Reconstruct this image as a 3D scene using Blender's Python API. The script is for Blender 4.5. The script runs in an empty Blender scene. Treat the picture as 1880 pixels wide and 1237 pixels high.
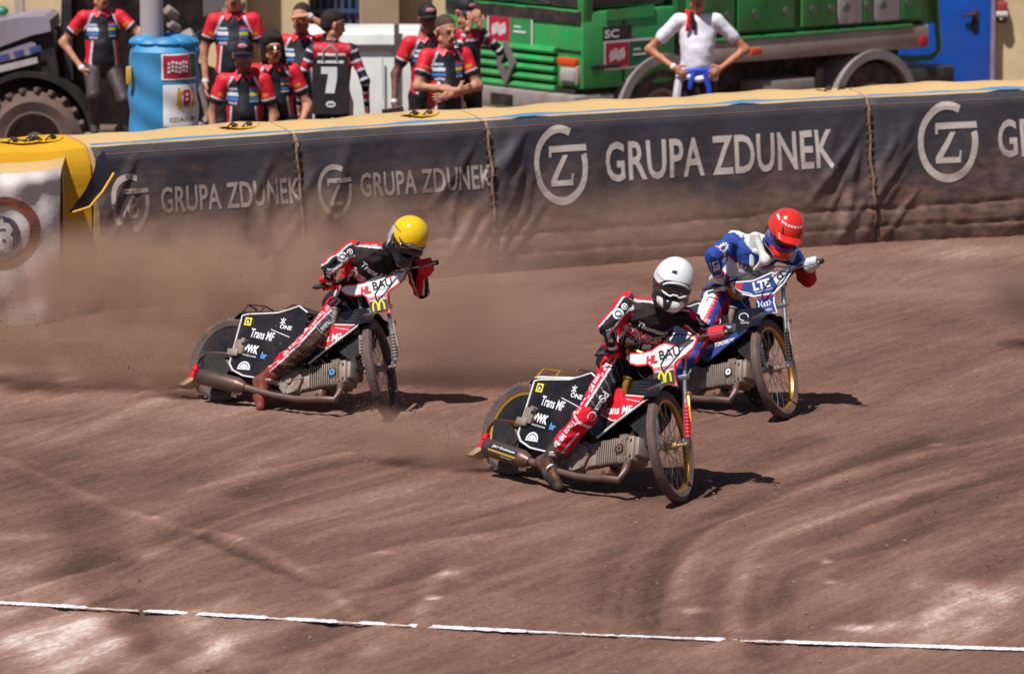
import bpy, bmesh, math, random
import numpy as np
from mathutils import Vector, Matrix, noise as mnoise
from mathutils.bvhtree import BVHTree
C = bpy.context.scene.collection
rnd = random.Random(7)
rng = np.random.default_rng(7)

# ------------------------------------------------------------------ camera, sky, sun, exposure
PITCH = math.atan(1253/8000)
CAMZ = 5.0
cam = bpy.data.objects.new('camera', bpy.data.cameras.new('camera')); C.objects.link(cam)
cam.location = (0, 0, CAMZ); cam.rotation_euler = (math.pi/2-PITCH, 0, 0)
cam.data.sensor_width = 36; cam.data.lens = 36*8000/1880
cam.data.clip_start = 0.5; cam.data.clip_end = 2000
cam.data.dof.use_dof = True; cam.data.dof.focus_distance = 27.2; cam.data.dof.aperture_fstop = 3.6
bpy.context.scene.camera = cam
SUN = Vector((-.32, -.43, 1.0)).normalized()
elev = math.asin(SUN.z); azim = math.atan2(SUN.x, SUN.y)
w = bpy.data.worlds.new('World'); bpy.context.scene.world = w; w.use_nodes = True
nt = w.node_tree; bg = nt.nodes['Background']
sky = nt.nodes.new('ShaderNodeTexSky'); sky.sky_type = 'NISHITA'; sky.sun_disc = False
sky.sun_elevation = elev; sky.sun_rotation = azim
nt.links.new(sky.outputs['Color'], bg.inputs['Color']); bg.inputs['Strength'].default_value = 0.05
sun = bpy.data.objects.new('sun', bpy.data.lights.new('sun', 'SUN')); C.objects.link(sun)
sun.data.energy = 5.0; sun.data.angle = math.radians(0.5); sun.data.color = (1.0, .95, .88)
sun.rotation_euler = SUN.to_track_quat('Z', 'Y').to_euler()
vs = bpy.context.scene.view_settings
vs.view_transform = 'Standard'; vs.look = 'None'; vs.exposure = 0.12; vs.gamma = 1
bpy.context.scene.cycles.volume_step_rate = 2.0
bpy.context.scene.cycles.volume_bounces = 3
bpy.context.scene.cycles.volume_max_steps = 96

# ------------------------------------------------------------------ helpers
def srgb(h):
    if isinstance(h, str):
        h = [int(h[i:i+2], 16)/255 for i in (0, 2, 4)]
    return tuple(((c/12.92) if c <= .04045 else ((c+.055)/1.055)**2.4) for c in h[:3])
DIRT = srgb('7d5c50')
_m = {}
def mat(name, col=(.5,.5,.5), rough=.6, metal=0., dirt=.25, scale=9., bump=.0, vcol=False, coat=0., trans=0., spec=.5, var=.12, low=None):
    """procedural material: base colour (or painted cloth colours) with tonal variation and dust"""
    key = name
    if key in _m: return _m[key]
    m = bpy.data.materials.new(name); m.use_nodes = True; t = m.node_tree; N = t.nodes; L = t.links
    b = N['Principled BSDF']; b.inputs['Roughness'].default_value = rough; b.inputs['Metallic'].default_value = metal
    b.inputs['Specular IOR Level'].default_value = spec
    b.inputs['Coat Weight'].default_value = coat; b.inputs['Transmission Weight'].default_value = trans
    tc = N.new('ShaderNodeTexCoord'); n1 = N.new('ShaderNodeTexNoise'); n1.inputs['Scale'].default_value = scale; n1.inputs['Detail'].default_value = 6
    L.new(tc.outputs['Object'], n1.inputs['Vector'])
    if vcol:
        a = N.new('ShaderNodeAttribute'); a.attribute_name = 'Col'; src = a.outputs['Color']
    else:
        r = N.new('ShaderNodeRGB'); r.outputs[0].default_value = (*col, 1); src = r.outputs[0]
    # tonal variation
    mr = N.new('ShaderNodeMapRange'); mr.inputs['From Min'].default_value = .25; mr.inputs['From Max'].default_value = .75
    mr.inputs['To Min'].default_value = 1-var; mr.inputs['To Max'].default_value = 1+var
    L.new(n1.outputs['Fac'], mr.inputs['Value'])
    mx = N.new('ShaderNodeMix'); mx.data_type = 'RGBA'; mx.blend_type = 'MULTIPLY'; mx.inputs['Factor'].default_value = 1
    L.new(src, mx.inputs[6]); L.new(mr.outputs[0], mx.inputs[7])
    out = mx.outputs[2]
    if dirt > 0:
        n2 = N.new('ShaderNodeTexNoise'); n2.inputs['Scale'].default_value = scale*.6; n2.inputs['Detail'].default_value = 9; n2.inputs['Roughness'].default_value = .7
        L.new(tc.outputs['Object'], n2.inputs['Vector'])
        m2 = N.new('ShaderNodeMapRange'); m2.inputs['From Min'].default_value = .42; m2.inputs['From Max'].default_value = .75
        m2.inputs['To Min'].default_value = 0; m2.inputs['To Max'].default_value = min(1, dirt*1.8)
        L.new(n2.outputs['Fac'], m2.inputs['Value'])
        dm = N.new('ShaderNodeMix'); dm.data_type = 'RGBA'; L.new(m2.outputs[0], dm.inputs['Factor'])
        L.new(out, dm.inputs[6]); dm.inputs[7].default_value = (*DIRT, 1); out = dm.outputs[2]
    L.new(out, b.inputs['Base Color'])
    r2 = N.new('ShaderNodeMapRange'); r2.inputs['To Min'].default_value = max(0.02, rough-.12); r2.inputs['To Max'].default_value = min(1, rough+.15)
    L.new(n1.outputs['Fac'], r2.inputs['Value']); L.new(r2.outputs[0], b.inputs['Roughness'])
    if bump > 0:
        n3 = N.new('ShaderNodeTexNoise'); n3.inputs['Scale'].default_value = scale*5; n3.inputs['Detail'].default_value = 5
        L.new(tc.outputs['Object'], n3.inputs['Vector'])
        bp = N.new('ShaderNodeBump'); bp.inputs['Strength'].default_value = bump; bp.inputs['Distance'].default_value = .01
        L.new(n3.outputs['Fac'], bp.inputs['Height']); L.new(bp.outputs[0], b.inputs['Normal'])
    _m[key] = m
    return m

class MB:
    """collects shapes as ONE mesh"""
    def __init__(s): s.v = []; s.f = []; s.M = None
    def add(s, V, F):
        o = len(s.v)
        V = [tuple(p) for p in V]
        if s.M is not None: V = [tuple(s.M @ Vector(p)) for p in V]
        s.v += V; s.f += [tuple(i+o for i in f) for f in F]; return s
    def box(s, c, d, R=None):
        c = Vector(c); x, y, z = d[0]/2, d[1]/2, d[2]/2
        V = [Vector((a*x, b*y, e*z)) for a in (-1, 1) for b in (-1, 1) for e in (-1, 1)]
        if R is not None: V = [R @ v for v in V]
        return s.add([v+c for v in V], [(0,1,3,2),(4,6,7,5),(0,4,5,1),(2,3,7,6),(0,2,6,4),(1,5,7,3)])
    def bbox(s, c, d, bev, R=None):
        bm = bmesh.new(); bmesh.ops.create_cube(bm, size=1)
        for v in bm.verts: v.co = Vector((v.co.x*d[0], v.co.y*d[1], v.co.z*d[2]))
        bmesh.ops.bevel(bm, geom=bm.edges[:], offset=bev, segments=2, affect='EDGES', profile=.5)
        V = [(R @ v.co if R is not None else v.co)+Vector(c) for v in bm.verts]; F = [[v.index for v in f.verts] for f in bm.faces]
        bm.free(); return s.add(V, F)
    def tube(s, pts, r, n=10, cap=True, closed=False):
        pts = [Vector(p) for p in pts]; k = len(pts); rs = r if hasattr(r, '__len__') else [r]*k
        V = []; F = []
        up = None
        for i, p in enumerate(pts):
            if closed: t = pts[(i+1) % k]-pts[i-1]
            else: t = (pts[min(i+1, k-1)]-pts[max(i-1, 0)])
            t.normalize()
            if up is None: up = t.orthogonal().normalized()
            up = (up-t*up.dot(t));
            if up.length < 1e-6: up = t.orthogonal()
            up.normalize(); b = t.cross(up)
            for j in range(n):
                a = 2*math.pi*j/n; V.append(p+(up*math.cos(a)+b*math.sin(a))*rs[i])
        m = k if closed else k-1
        for i in range(m):
            for j in range(n):
                a0 = i*n+j; a1 = i*n+(j+1) % n; b0 = ((i+1) % k)*n+j; b1 = ((i+1) % k)*n+(j+1) % n
                F.append((a0, a1, b1, b0))
        if cap and not closed:
            F.append(tuple(range(n))[::-1]); F.append(tuple(range((k-1)*n, k*n)))
        return s.add(V, F)
    def cyl(s, a, b, r, n=16, r2=None): return s.tube([a, b], [r, r if r2 is None else r2], n)
    def ell(s, c, r, n=16, m=10, R=None):
        V = []; F = []
        for i in range(m+1):
            th = math.pi*i/m
            for j in range(n):
                a = 2*math.pi*j/n; p = Vector((r[0]*math.sin(th)*math.cos(a), r[1]*math.sin(th)*math.sin(a), r[2]*math.cos(th)))
                V.append((R @ p if R is not None else p)+Vector(c))
        for i in range(m):
            for j in range(n): F.append((i*n+j, (i+1)*n+j, (i+1)*n+(j+1) % n, i*n+(j+1) % n))
        return s.add(V, F)
    def prism(s, P, O, ux, uy, d, bev=0):
        """polygon P (2D) in the plane O,ux,uy extruded by vector d"""
        O = Vector(O); ux = Vector(ux); uy = Vector(uy); d = Vector(d); n = len(P)
        V = [O+ux*p[0]+uy*p[1] for p in P]+[O+ux*p[0]+uy*p[1]+d for p in P]
        F = [(i, (i+1) % n, n+(i+1) % n, n+i) for i in range(n)]
        from mathutils.geometry import tessellate_polygon
        tr = tessellate_polygon([[Vector((p[0], p[1], 0)) for p in P]])
        for t in tr: F.append(tuple(t)); F.append(tuple(i+n for i in t[::-1]))
        return s.add(V, F)
    def ring(s, c, axis, R, rs, N=48, sec=None, n=10):
        """torus; sec: list of (radial, axial) section points"""
        axis = Vector(axis).normalized(); u = axis.orthogonal().normalized(); v = axis.cross(u); c = Vector(c)
        sec = sec or [(rs*math.cos(2*math.pi*j/n), rs*math.sin(2*math.pi*j/n)) for j in range(n)]
        n = len(sec); V = []; F = []
        for i in range(N):
            a = 2*math.pi*i/N; d = u*math.cos(a)+v*math.sin(a)
            for q in sec: V.append(c+d*(R+q[0])+axis*q[1])
        for i in range(N):
            for j in range(n): F.append((i*n+j, i*n+(j+1) % n, ((i+1) % N)*n+(j+1) % n, ((i+1) % N)*n+j))
        return s.add(V, F)
    def build(s, name, m, parent=None, smooth=True, angle=35, off=None, col=None):
        me = bpy.data.meshes.new(name)
        V = s.v if off is None else [tuple(Vector(p)-off) for p in s.v]
        me.from_pydata(V, [], s.f); me.validate()
        bm = bmesh.new(); bm.from_mesh(me); bmesh.ops.recalc_face_normals(bm, faces=bm.faces[:])
        if smooth:
            for f in bm.faces: f.smooth = True
            ca = math.radians(angle)
            for e in bm.edges:
                if len(e.link_faces) == 2 and e.calc_face_angle(0) > ca: e.smooth = False
        bm.to_mesh(me); bm.free()
        me.materials.append(m)
        o = bpy.data.objects.new(name, me); C.objects.link(o)
        if parent: o.parent = parent
        return o

def tag(o, label=None, cat=None, group=None, kind=None):
    if label: o['label'] = label
    if cat: o['category'] = cat
    if group: o['group'] = group
    if kind: o['kind'] = kind
    return o
def empty(name, M, label, cat, group=None):
    o = bpy.data.objects.new(name, None); C.objects.link(o); o.empty_display_size = .2
    if isinstance(M, Matrix): o.matrix_world = M
    else: o.location = M
    bpy.context.view_layer.update()
    return tag(o, label, cat, group)

# --- lettering -----------------------------------------------------
_tc = {}
def text2d(s, size=1., bold=.0, shear=0., spacing=1., sx=1.):
    key = (s, bold, shear, spacing)
    if key not in _tc:
        cu = bpy.data.curves.new('t', 'FONT'); cu.body = s; cu.size = 1; cu.offset = bold; cu.shear = shear; cu.space_character = spacing
        cu.align_x = 'CENTER'; cu.align_y = 'CENTER'; cu.resolution_u = 3
        o = bpy.data.objects.new('t', cu); C.objects.link(o)
        bpy.context.view_layer.update()
        me = bpy.data.meshes.new_from_object(o)
        V = np.array([v.co[:2] for v in me.vertices]); F = [tuple(p.vertices) for p in me.polygons]
        bpy.data.objects.remove(o); bpy.data.meshes.remove(me); bpy.data.curves.remove(cu)
        if len(V): V = V-(V.max(0)+V.min(0))/2
        _tc[key] = (V, F)
    V, F = _tc[key]
    return V*np.array([size*sx, size]), F
def text_fit(s, W, H, **k):
    V, F = text2d(s, 1., **k); e = V.max(0)-V.min(0)
    return V*np.array([W/e[0], H/e[1]]), F
def subdiv(V, F, mx):
    """split long edges so that flat lettering can follow a curved surface"""
    bm = bmesh.new(); vs = [bm.verts.new((p[0], p[1], 0)) for p in V]
    for f in F:
        try: bm.faces.new([vs[i] for i in f])
        except ValueError: pass
    for _ in range(4):
        e = [x for x in bm.edges if x.calc_length() > mx]
        if not e: break
        bmesh.ops.subdivide_edges(bm, edges=e, cuts=1); bmesh.ops.triangulate(bm, faces=bm.faces[:])
    bm.verts.index_update()
    V = np.array([v.co[:2] for v in bm.verts]); F = [tuple(v.index for v in f.verts) for f in bm.faces]; bm.free(); return V, F
def rect(w, h, n=1):
    V = []; F = []
    k = max(1, n)
    for i in range(k+1):
        for j in range(2): V.append((-w/2+w*i/k, -h/2+h*j))
    for i in range(k): F.append((2*i, 2*i+2, 2*i+3, 2*i+1))
    return np.array(V), F
def disc(r, n=24, ri=0., sx=1., a0=0., a1=2*math.pi):
    if ri <= 0:
        V = [(r*sx*math.cos(2*math.pi*i/n), r*math.sin(2*math.pi*i/n)) for i in range(n)]; return np.array(V), [tuple(range(n))]
    V = []; F = []
    for i in range(n+1):
        a = a0+(a1-a0)*i/n
        V += [(r*sx*math.cos(a), r*math.sin(a)), (ri*sx*math.cos(a), ri*math.sin(a))]
    for i in range(n): F.append((2*i, 2*i+2, 2*i+3, 2*i+1))
    return np.array(V), F
def stroke(P, w):
    """2D polyline as a band"""
    P = [Vector((*p, 0)) for p in P]; V = []; F = []
    for i, p in enumerate(P):
        t = (P[min(i+1, len(P)-1)]-P[max(i-1, 0)]).normalized(); n = Vector((-t.y, t.x, 0))*w/2
        V += [(p.x+n.x, p.y+n.y), (p.x-n.x, p.y-n.y)]
    for i in range(len(P)-1): F.append((2*i, 2*i+2, 2*i+3, 2*i+1))
    return np.array(V), F
def arches(w, h, t):
    """golden arches: two tall arcs"""
    P = []
    q = w/4
    for sgn in (-1, 1):
        pts = []
        for i in range(15):
            a = math.pi*i/14; pts.append((sgn*q+q*.82*math.cos(a)*(1 if sgn < 0 else 1), -h/2+h*(math.sin(a)**.55 if 0 < i < 14 else 0)))
        P.append(stroke(pts, t))
    V = np.concatenate([P[0][0], P[1][0]]); F = P[0][1]+[tuple(i+len(P[0][0]) for i in f) for f in P[1][1]]
    return V, F
class Decal:
    """flat marks laid on a plane or dropped on a surface; ONE mesh per colour"""
    def __init__(s, O, u, v, n, bvh=None, lift=.003, back=.12):
        s.O, s.u, s.v, s.n = Vector(O), Vector(u).normalized(), Vector(v).normalized(), Vector(n).normalized(); s.bvh = bvh; s.lift = lift; s.back = back
        s.mbs = {}
    def put(s, VF, m, at=(0, 0), rot=0., lift=0.):
        V, F = VF
        if s.bvh is not None and len(V): V, F = subdiv(V, F, .022)
        c, sn = math.cos(rot), math.sin(rot); out = []
        for x, y in V:
            x, y = x*c-y*sn+at[0], x*sn+y*c+at[1]
            p = s.O+s.u*x+s.v*y
            if s.bvh is not None:
                hit = s.bvh.ray_cast(p+s.n*s.back, -s.n, s.back*2.2)
                p = hit[0]+s.n*(s.lift+lift) if hit[0] is not None else None
            else: p = p+s.n*(s.lift+lift)
            out.append(p)
        if any(p is None for p in out):
            F = [f for f in F if all(out[i] is not None for i in f)]; out = [p if p is not None else s.O for p in out]
        s.mbs.setdefault(m.name, (MB(), m))[0].add(out, F); return s
    def build(s, parent, names=None, off=None):
        for k, (mb, m) in s.mbs.items():
            if mb.f: mb.build((names or {}).get(k, 'lettering'), m, parent, smooth=False, off=off)

# --- smooth bodies: distance field of tapered limbs, meshed with surface nets -----------
def prim(tag_, a, b, ra, rb, n=None, f=1.): return dict(t=tag_, a=np.array(a, float), b=np.array(b, float), ra=ra, rb=rb, n=None if n is None else np.array(n, float)/np.linalg.norm(n), f=f)
def pdist(P, q):
    ab = q['b']-q['a']; L = (ab**2).sum()+1e-12
    r = P-q['a']; t = np.clip((r@ab)/L, 0, 1); d = r-t[..., None]*ab
    if q['n'] is not None: d = d+(q['f']-1)*(d@q['n'])[..., None]*q['n']
    return np.sqrt((d**2).sum(-1))-(q['ra']+(q['rb']-q['ra'])*t), t, d
def nets(prims, h, k=.012, wob=0., seed=0, carve=()):
    lo = np.min([np.minimum(q['a'], q['b'])-max(q['ra'], q['rb']) for q in prims], 0)-3*h-k
    hi = np.max([np.maximum(q['a'], q['b'])+max(q['ra'], q['rb']) for q in prims], 0)+3*h+k
    n = np.ceil((hi-lo)/h).astype(int)+1
    E = np.zeros(n, np.float32)
    ax = [lo[i]+h*np.arange(n[i]) for i in range(3)]
    def sub(q, mg):
        a = np.minimum(q['a'], q['b'])-max(q['ra'], q['rb'])-mg; b = np.maximum(q['a'], q['b'])+max(q['ra'], q['rb'])+mg
        i0 = np.clip(((a-lo)/h).astype(int), 0, n-1); i1 = np.clip(((b-lo)/h).astype(int)+2, 1, n)
        sl = tuple(slice(i0[i], i1[i]) for i in range(3))
        G = np.stack(np.meshgrid(*[ax[i][sl[i]] for i in range(3)], indexing='ij'), -1); return sl, G
    for q in prims:
        sl, G = sub(q, 5*k+2*h); d = pdist(G, q)[0]
        E[sl] += np.exp(-np.clip(d, -.5, None)/k)
    D = -k*np.log(np.maximum(E, 1e-30)); D = np.minimum(D, .2)
    if wob > 0:
        r = np.random.default_rng(seed); G = np.stack(np.meshgrid(*ax, indexing='ij'), -1).astype(np.float32); W = 0
        for _ in range(7):
            kk = r.normal(size=3); kk *= r.uniform(40, 100)/np.linalg.norm(kk); k2 = r.normal(size=3)*11
            W = W+1-1.8*np.sqrt(np.abs(np.sin(.5*(G@kk.astype(np.float32)+r.uniform(0, 6)+1.8*np.sin(G@k2.astype(np.float32))))))
        D = D-wob*W/2.2
    for q in carve:
        sl, G = sub(q, 3*h); D[sl] = np.maximum(D[sl], -pdist(G, q)[0])
    S = D < 0
    m = np.array(n)-1
    cs = [D[a:a+m[0], b:b+m[1], c:c+m[2]] for a in (0, 1) for b in (0, 1) for c in (0, 1)]
    cnt = sum((c < 0).astype(np.int8) for c in cs); act = (cnt > 0) & (cnt < 8)
    idx = np.argwhere(act); vals = np.stack([c[act] for c in cs], 1)
    corner = np.array([(a, b, c) for a in (0, 1) for b in (0, 1) for c in (0, 1)], float)
    acc = np.zeros((len(idx), 3)); w = np.zeros(len(idx))
    for i in range(8):
        for j in range(i+1, 8):
            if abs(corner[i]-corner[j]).sum() != 1: continue
            di, dj = vals[:, i], vals[:, j]; x = (di < 0) != (dj < 0)
            t = np.where(x, di/np.where(x, di-dj, 1), 0)
            acc += np.where(x[:, None], corner[i]+t[:, None]*(corner[j]-corner[i]), 0); w += x
    V = lo+h*(idx+acc/w[:, None])
    ID = -np.ones(m, int); ID[act] = np.arange(len(idx))
    Q = []
    for a in range(3):
        b, c = (a+1) % 3, (a+2) % 3
        s0 = [slice(1, m[i]) for i in range(3)]; s0[a] = slice(0, m[a])
        s1 = list(s0); s1[a] = slice(1, m[a]+1)
        A = S[tuple(s0)]; B = S[tuple(s1)]; e = np.argwhere(A != B); 
        if not len(e): continue
        fl = A[tuple(e.T)]
        o = np.array([1, 1, 1]); o[a] = 0; e = e+o
        def cell(db, dc):
            q = e.copy(); q[:, b] -= db; q[:, c] -= dc; return ID[tuple(q.T)]
        q = np.stack([cell(0, 0), cell(1, 0), cell(1, 1), cell(0, 1)], 1)
        q[~fl] = q[~fl][:, ::-1]; Q.append(q)
    Q = np.concatenate(Q); Q = Q[(Q >= 0).all(1)]
    return V, Q
def joinm(parts):
    o = 0; Vs = []; Qs = []
    for V, Q in parts: Vs.append(V); Qs.append(Q+o); o += len(V)
    return np.concatenate(Vs), np.concatenate(Qs)
def label_verts(V, prims):
    best = np.full(len(V), 9.); who = np.zeros(len(V), int); T = np.zeros(len(V)); D = np.zeros((len(V), 3))
    for i, q in enumerate(prims):
        d, t, dv = pdist(V, q); u = d < best; best[u] = d[u]; who[u] = i; T[u] = t[u]; D[u] = dv[u]
    tags = np.array([q['t'] for q in prims])[who]
    return tags, T, D
def mesh_obj(name, V, Q, m, parent=None, col=None, off=None):
    me = bpy.data.meshes.new(name)
    if off is not None: V = V-np.array(off)
    me.vertices.add(len(V)); me.vertices.foreach_set('co', V.astype(np.float32).ravel())
    me.loops.add(Q.size); me.loops.foreach_set('vertex_index', Q.astype(np.int32).ravel())
    me.polygons.add(len(Q)); me.polygons.foreach_set('loop_start', np.arange(0, Q.size, 4, dtype=np.int32)); me.polygons.foreach_set('loop_total', np.full(len(Q), 4, np.int32))
    me.update(calc_edges=True); me.validate()
    me.polygons.foreach_set('use_smooth', np.ones(len(me.polygons), bool))
    if col is not None:
        a = me.color_attributes.new('Col', 'FLOAT_COLOR', 'POINT'); a.data.foreach_set('color', np.concatenate([col, np.ones((len(col), 1))], 1).astype(np.float32).ravel())
    me.materials.append(m)
    o = bpy.data.objects.new(name, me); C.objects.link(o)
    if parent: o.parent = parent
    return o
def bvh_of(V, Q): return BVHTree.FromPolygons([tuple(p) for p in V], [tuple(q) for q in Q])

# ------------------------------------------------------------------ the ground
def gp(px, py, z=0.):
    a = PITCH+math.atan((py-618)/8000); Y = (CAMZ-z)/math.tan(a)
    return at(px, Y, z)
def at(px, Y, z): return Vector(((px-940)/8000*(Y*math.cos(PITCH)+(CAMZ-z)*math.sin(PITCH)), Y, z))
def zat(py, Y): return CAMZ-Y*math.tan(PITCH+math.atan((py-618)/8000))

FX = []; FYv = []
for px_, Y_ in ((-700, 31.2), (0, 33.0), (180, 33.3), (550, 34.35), (900, 35.3), (1240, 36.4), (1600, 37.2), (1880, 37.7), (2600, 39.0)):
    p_ = at(px_, Y_, 1.24); FX.append(p_.x); FYv.append(p_.y)
_pf = np.polyfit(FX, FYv, 3)
def fY(x): return float(np.polyval(_pf, x))
def fN(x):
    d = float(np.polyval(np.polyder(_pf), x)); return Vector((d, -1, 0)).normalized()
def fpx(px, Y=None):
    x = (px-940)/8000*36
    for _ in range(8): x = at(px, fY(x), 1.0).x
    return x

def ground():
    xs = np.concatenate([-np.geomspace(250, 5.2, 22), np.arange(-5, 5.01, .032), np.geomspace(5.2, 250, 22)])
    ys = np.concatenate([np.linspace(-60, 20, 12), np.arange(20.5, 24, .035), np.arange(24, 32, .05), np.arange(32, 39.5, .09), np.geomspace(39.7, 700, 36)])
    X, Y = np.meshgrid(xs, ys); nx, ny = len(xs), len(ys)
    tone = np.zeros_like(X); H = np.zeros_like(X)
    core = (np.abs(X) < 6) & (Y > 18) & (Y < 39)
    def dist(P):
        D = np.full(X.shape, 99.)
        for a, b in zip(P[:-1], P[1:]):
            ax_, ay = a.x, a.y; dx, dy = b.x-ax_, b.y-ay; L = dx*dx+dy*dy+1e-9
            t = np.clip(((X-ax_)*dx+(Y-ay)*dy)/L, 0, 1); D = np.minimum(D, np.hypot(X-ax_-t*dx, Y-ay-t*dy))
        return D
    def band(px, wd, dt, soft=.5, dh=0.):
        dt = dt*1.35; dh = dh*1.8
        P = []
        q = [Vector((a, b, 0)) for a, b in px]
        for i in range(len(q)-1):
            p0 = q[max(i-1, 0)]; p1 = q[i]; p2 = q[i+1]; p3 = q[min(i+2, len(q)-1)]
            for s in range(5):
                t = s/5; v = .5*((2*p1)+(p2-p0)*t+(2*p0-5*p1+4*p2-p3)*t*t+(3*p1-p0-3*p2+p3)*t**3); P.append(gp(v.x, v.y))
        P.append(gp(q[-1].x, q[-1].y))
        d = dist(P)/wd; f = 1/(1+np.exp((d-1)/(.12+soft*.25)))
        return f*dt, f*dh
    def add(*a, **k):
        nonlocal tone, H
        t, h = band(*a, **k); tone += t; H += h
    # wheel tracks and raked arcs
    add([(165, 930), (200, 1050), (270, 1150), (420, 1260)], .17, -.13, .3, dh=-.008)
    add([(100, 930), (150, 1060), (210, 1130), (330, 1260)], .1, -.05, .6)
    for k, (P, wd, dt) in enumerate([
        ([(1900, 850), (1700, 915), (1500, 990), (1420, 1060), (1395, 1150), (1400, 1200)], .09, -.11),
        ([(1900, 900), (1740, 940), (1640, 990), (1560, 1060)], .12, -.07),
        ([(1800, 870), (1600, 925), (1420, 985), (1360, 1050), (1345, 1160)], .06, .13),
        ([(1700, 800), (1500, 870), (1300, 950), (1215, 1040), (1205, 1150)], .09, -.10),
        ([(1500, 800), (1350, 870), (1180, 950), (1120, 1030), (1115, 1120)], .1, -.09),
        ([(1880, 800), (1640, 850), (1400, 930), (1280, 1000), (1245, 1100)], .05, .10),
        ([(1300, 870), (1130, 930), (960, 960), (700, 1000)], .1, -.07),
        ([(0, 838), (110, 885), (260, 950), (480, 1010), (660, 1130)], .045, .10),
        ([(370, 985), (470, 1030), (600, 1080)], .05, -.15),
        ([(350, 902), (480, 868), (640, 832)], .04, .12), ([(440, 905), (560, 865), (690, 838)], .07, -.13),
        ([(0, 830), (100, 850), (220, 880)], .5, -.06), ([(0, 900), (180, 930)], .5, -.05),
        ([(0, 690), (200, 720), (420, 760)], .5, .08), ([(1500, 560), (1880, 520)], .5, .05), ([(1450, 470), (1880, 455)], .5, .08),
        ([(900, 1000), (1050, 960), (1200, 930)], .3, .05), ([(640, 1090), (760, 1020), (900, 990)], .08, .08), ([(775, 1150), (790, 1080), (860, 1010)], .05, .09)]):
        add(P, wd, dt, dh=.006 if dt > 0 else -.006)
    r = random.Random(8)
    for i in range(16):
        t = i/15; x1 = 1900; y1 = 790+t*150; x2 = 1560-420*(1-t)*.6+60*t; y2 = 950+50*t; x3 = 1130+330*t; y3 = 1060+10*t; x4 = 1110+340*t; y4 = 1170
        add([(x1, y1), ((x1+x2)/2, (y1+y2)/2-14), (x2, y2), ((x2+x3)/2-10, (y2+y3)/2-12), (x3, y3), (x4, y4)], r.uniform(.015, .05), r.choice((-1, 1))*r.uniform(.03, .065), .3, dh=r.choice((-1, 1))*.003)
    for i in range(9):
        t = i/8; add([(980-60*t, 800+40*t), (700+80*t, 850+50*t), (430+60*t, 930+60*t), (200+60*t, 1040+40*t)], r.uniform(.02, .05), r.choice((-1, 1))*r.uniform(.03, .07), .3)
    r = random.Random(3)
    for i in range(110):
        px = r.uniform(-100, 2000); py = r.uniform(600, 1240); L = r.uniform(120, 620); sl = r.uniform(.18, .42)
        cv = r.uniform(-.0002, .0004); P = [(px-L*t, py+sl*L*t+cv*(L*t)**2) for t in (0, .33, .66, 1)]
        P = [(a, min(max(b, 500), 1300)) for a, b in P]
        s = r.choice((-1, 1)); add(P, r.uniform(.02, .11), s*r.uniform(.02, .065), dh=-.004*(s < 0)+.004*(s > 0))
    def blob(px, py, rx, ry, dt, seed):
        c = gp(px, py); a = (X-c.x)/(rx/300); b = (Y-c.y)/(ry/58)
        wob = .35*np.sin(X*7+seed)+.3*np.sin(Y*3.1+X*11+seed*2)+.2*np.sin(X*23-Y*6)
        return .85*dt/(1+np.exp((np.hypot(a, b)+wob-1)/.22))
    for k, q in enumerate([(70, 1070, 110, 22, .22), (40, 1150, 120, 40, .26), (130, 1205, 140, 45, .28), (390, 1165, 90, 30, .20), (460, 1220, 120, 24, .24),
                           (270, 1013, 55, 8, .2), (60, 985, 45, 6, .18), (1790, 1110, 150, 30, .26), (1700, 1160, 90, 18, .14), (1850, 1080, 90, 22, .2),
                           (790, 1170, 80, 20, .14), (720, 1120, 40, 20, .1), (1570, 1150, 20, 5, .4), (1520, 1026, 12, 3, .4), (1718, 812, 14, 3, .4), (1275, 1118, 25, 4, .3), (795, 1098, 14, 4, .45),
                           (1530, 1065, 10, 3, .35), (820, 1060, 25, 4, .2), (690, 1020, 25, 3, .2)]):
        tone += blob(*q, k)
    tone = np.where(core, tone, 0); H = np.where(core, H, 0)
    r2 = np.random.default_rng(5)
    for _ in range(26):
        th = r2.uniform(0, 6.28); kk = r2.uniform(.5, 5); tone += np.sin(X*kk*math.cos(th)+Y*kk*.5*math.sin(th)+r2.uniform(0, 6))*.010
    H += r2.normal(size=X.shape)*.0022*core
    H += .012*np.sin(X*.9+Y*.5)*np.sin(Y*.7)*core
    # paddock behind the air fence lies a little lower
    back = np.clip((Y-42.4)/2.2, 0, 1); H = H-.42*back*back*(3-2*back)
    H = np.where(Y > 39.2, H*1, H)
    V = np.stack([X, Y, H], -1).reshape(-1, 3)
    i = np.arange((ny-1)*(nx-1)); a = (i//(nx-1))*nx+i % (nx-1)
    Q = np.stack([a, a+1, a+nx+1, a+nx], 1)
    col = np.stack([tone.ravel()+.5]*3, 1)
    m = bpy.data.materials.new('track shale'); m.use_nodes = True; t = m.node_tree; N = t.nodes; L = t.links; b = N['Principled BSDF']
    b.inputs['Roughness'].default_value = .95; b.inputs['Specular IOR Level'].default_value = .12
    at_ = N.new('ShaderNodeAttribute'); at_.attribute_name = 'Col'
    tc = N.new('ShaderNodeTexCoord')
    def noise(scale, det, rot=None, st=None, rough=.6):
        n = N.new('ShaderNodeTexNoise'); n.inputs['Scale'].default_value = scale; n.inputs['Detail'].default_value = det; n.inputs['Roughness'].default_value = rough
        mp = N.new('ShaderNodeMapping'); mp.vector_type = 'TEXTURE'
        if rot: mp.inputs['Rotation'].default_value = (0, 0, rot)
        if st: mp.inputs['Scale'].default_value = st
        L.new(tc.outputs['Object'], mp.inputs['Vector']); L.new(mp.outputs[0], n.inputs['Vector']); return n.outputs['Fac']
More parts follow.
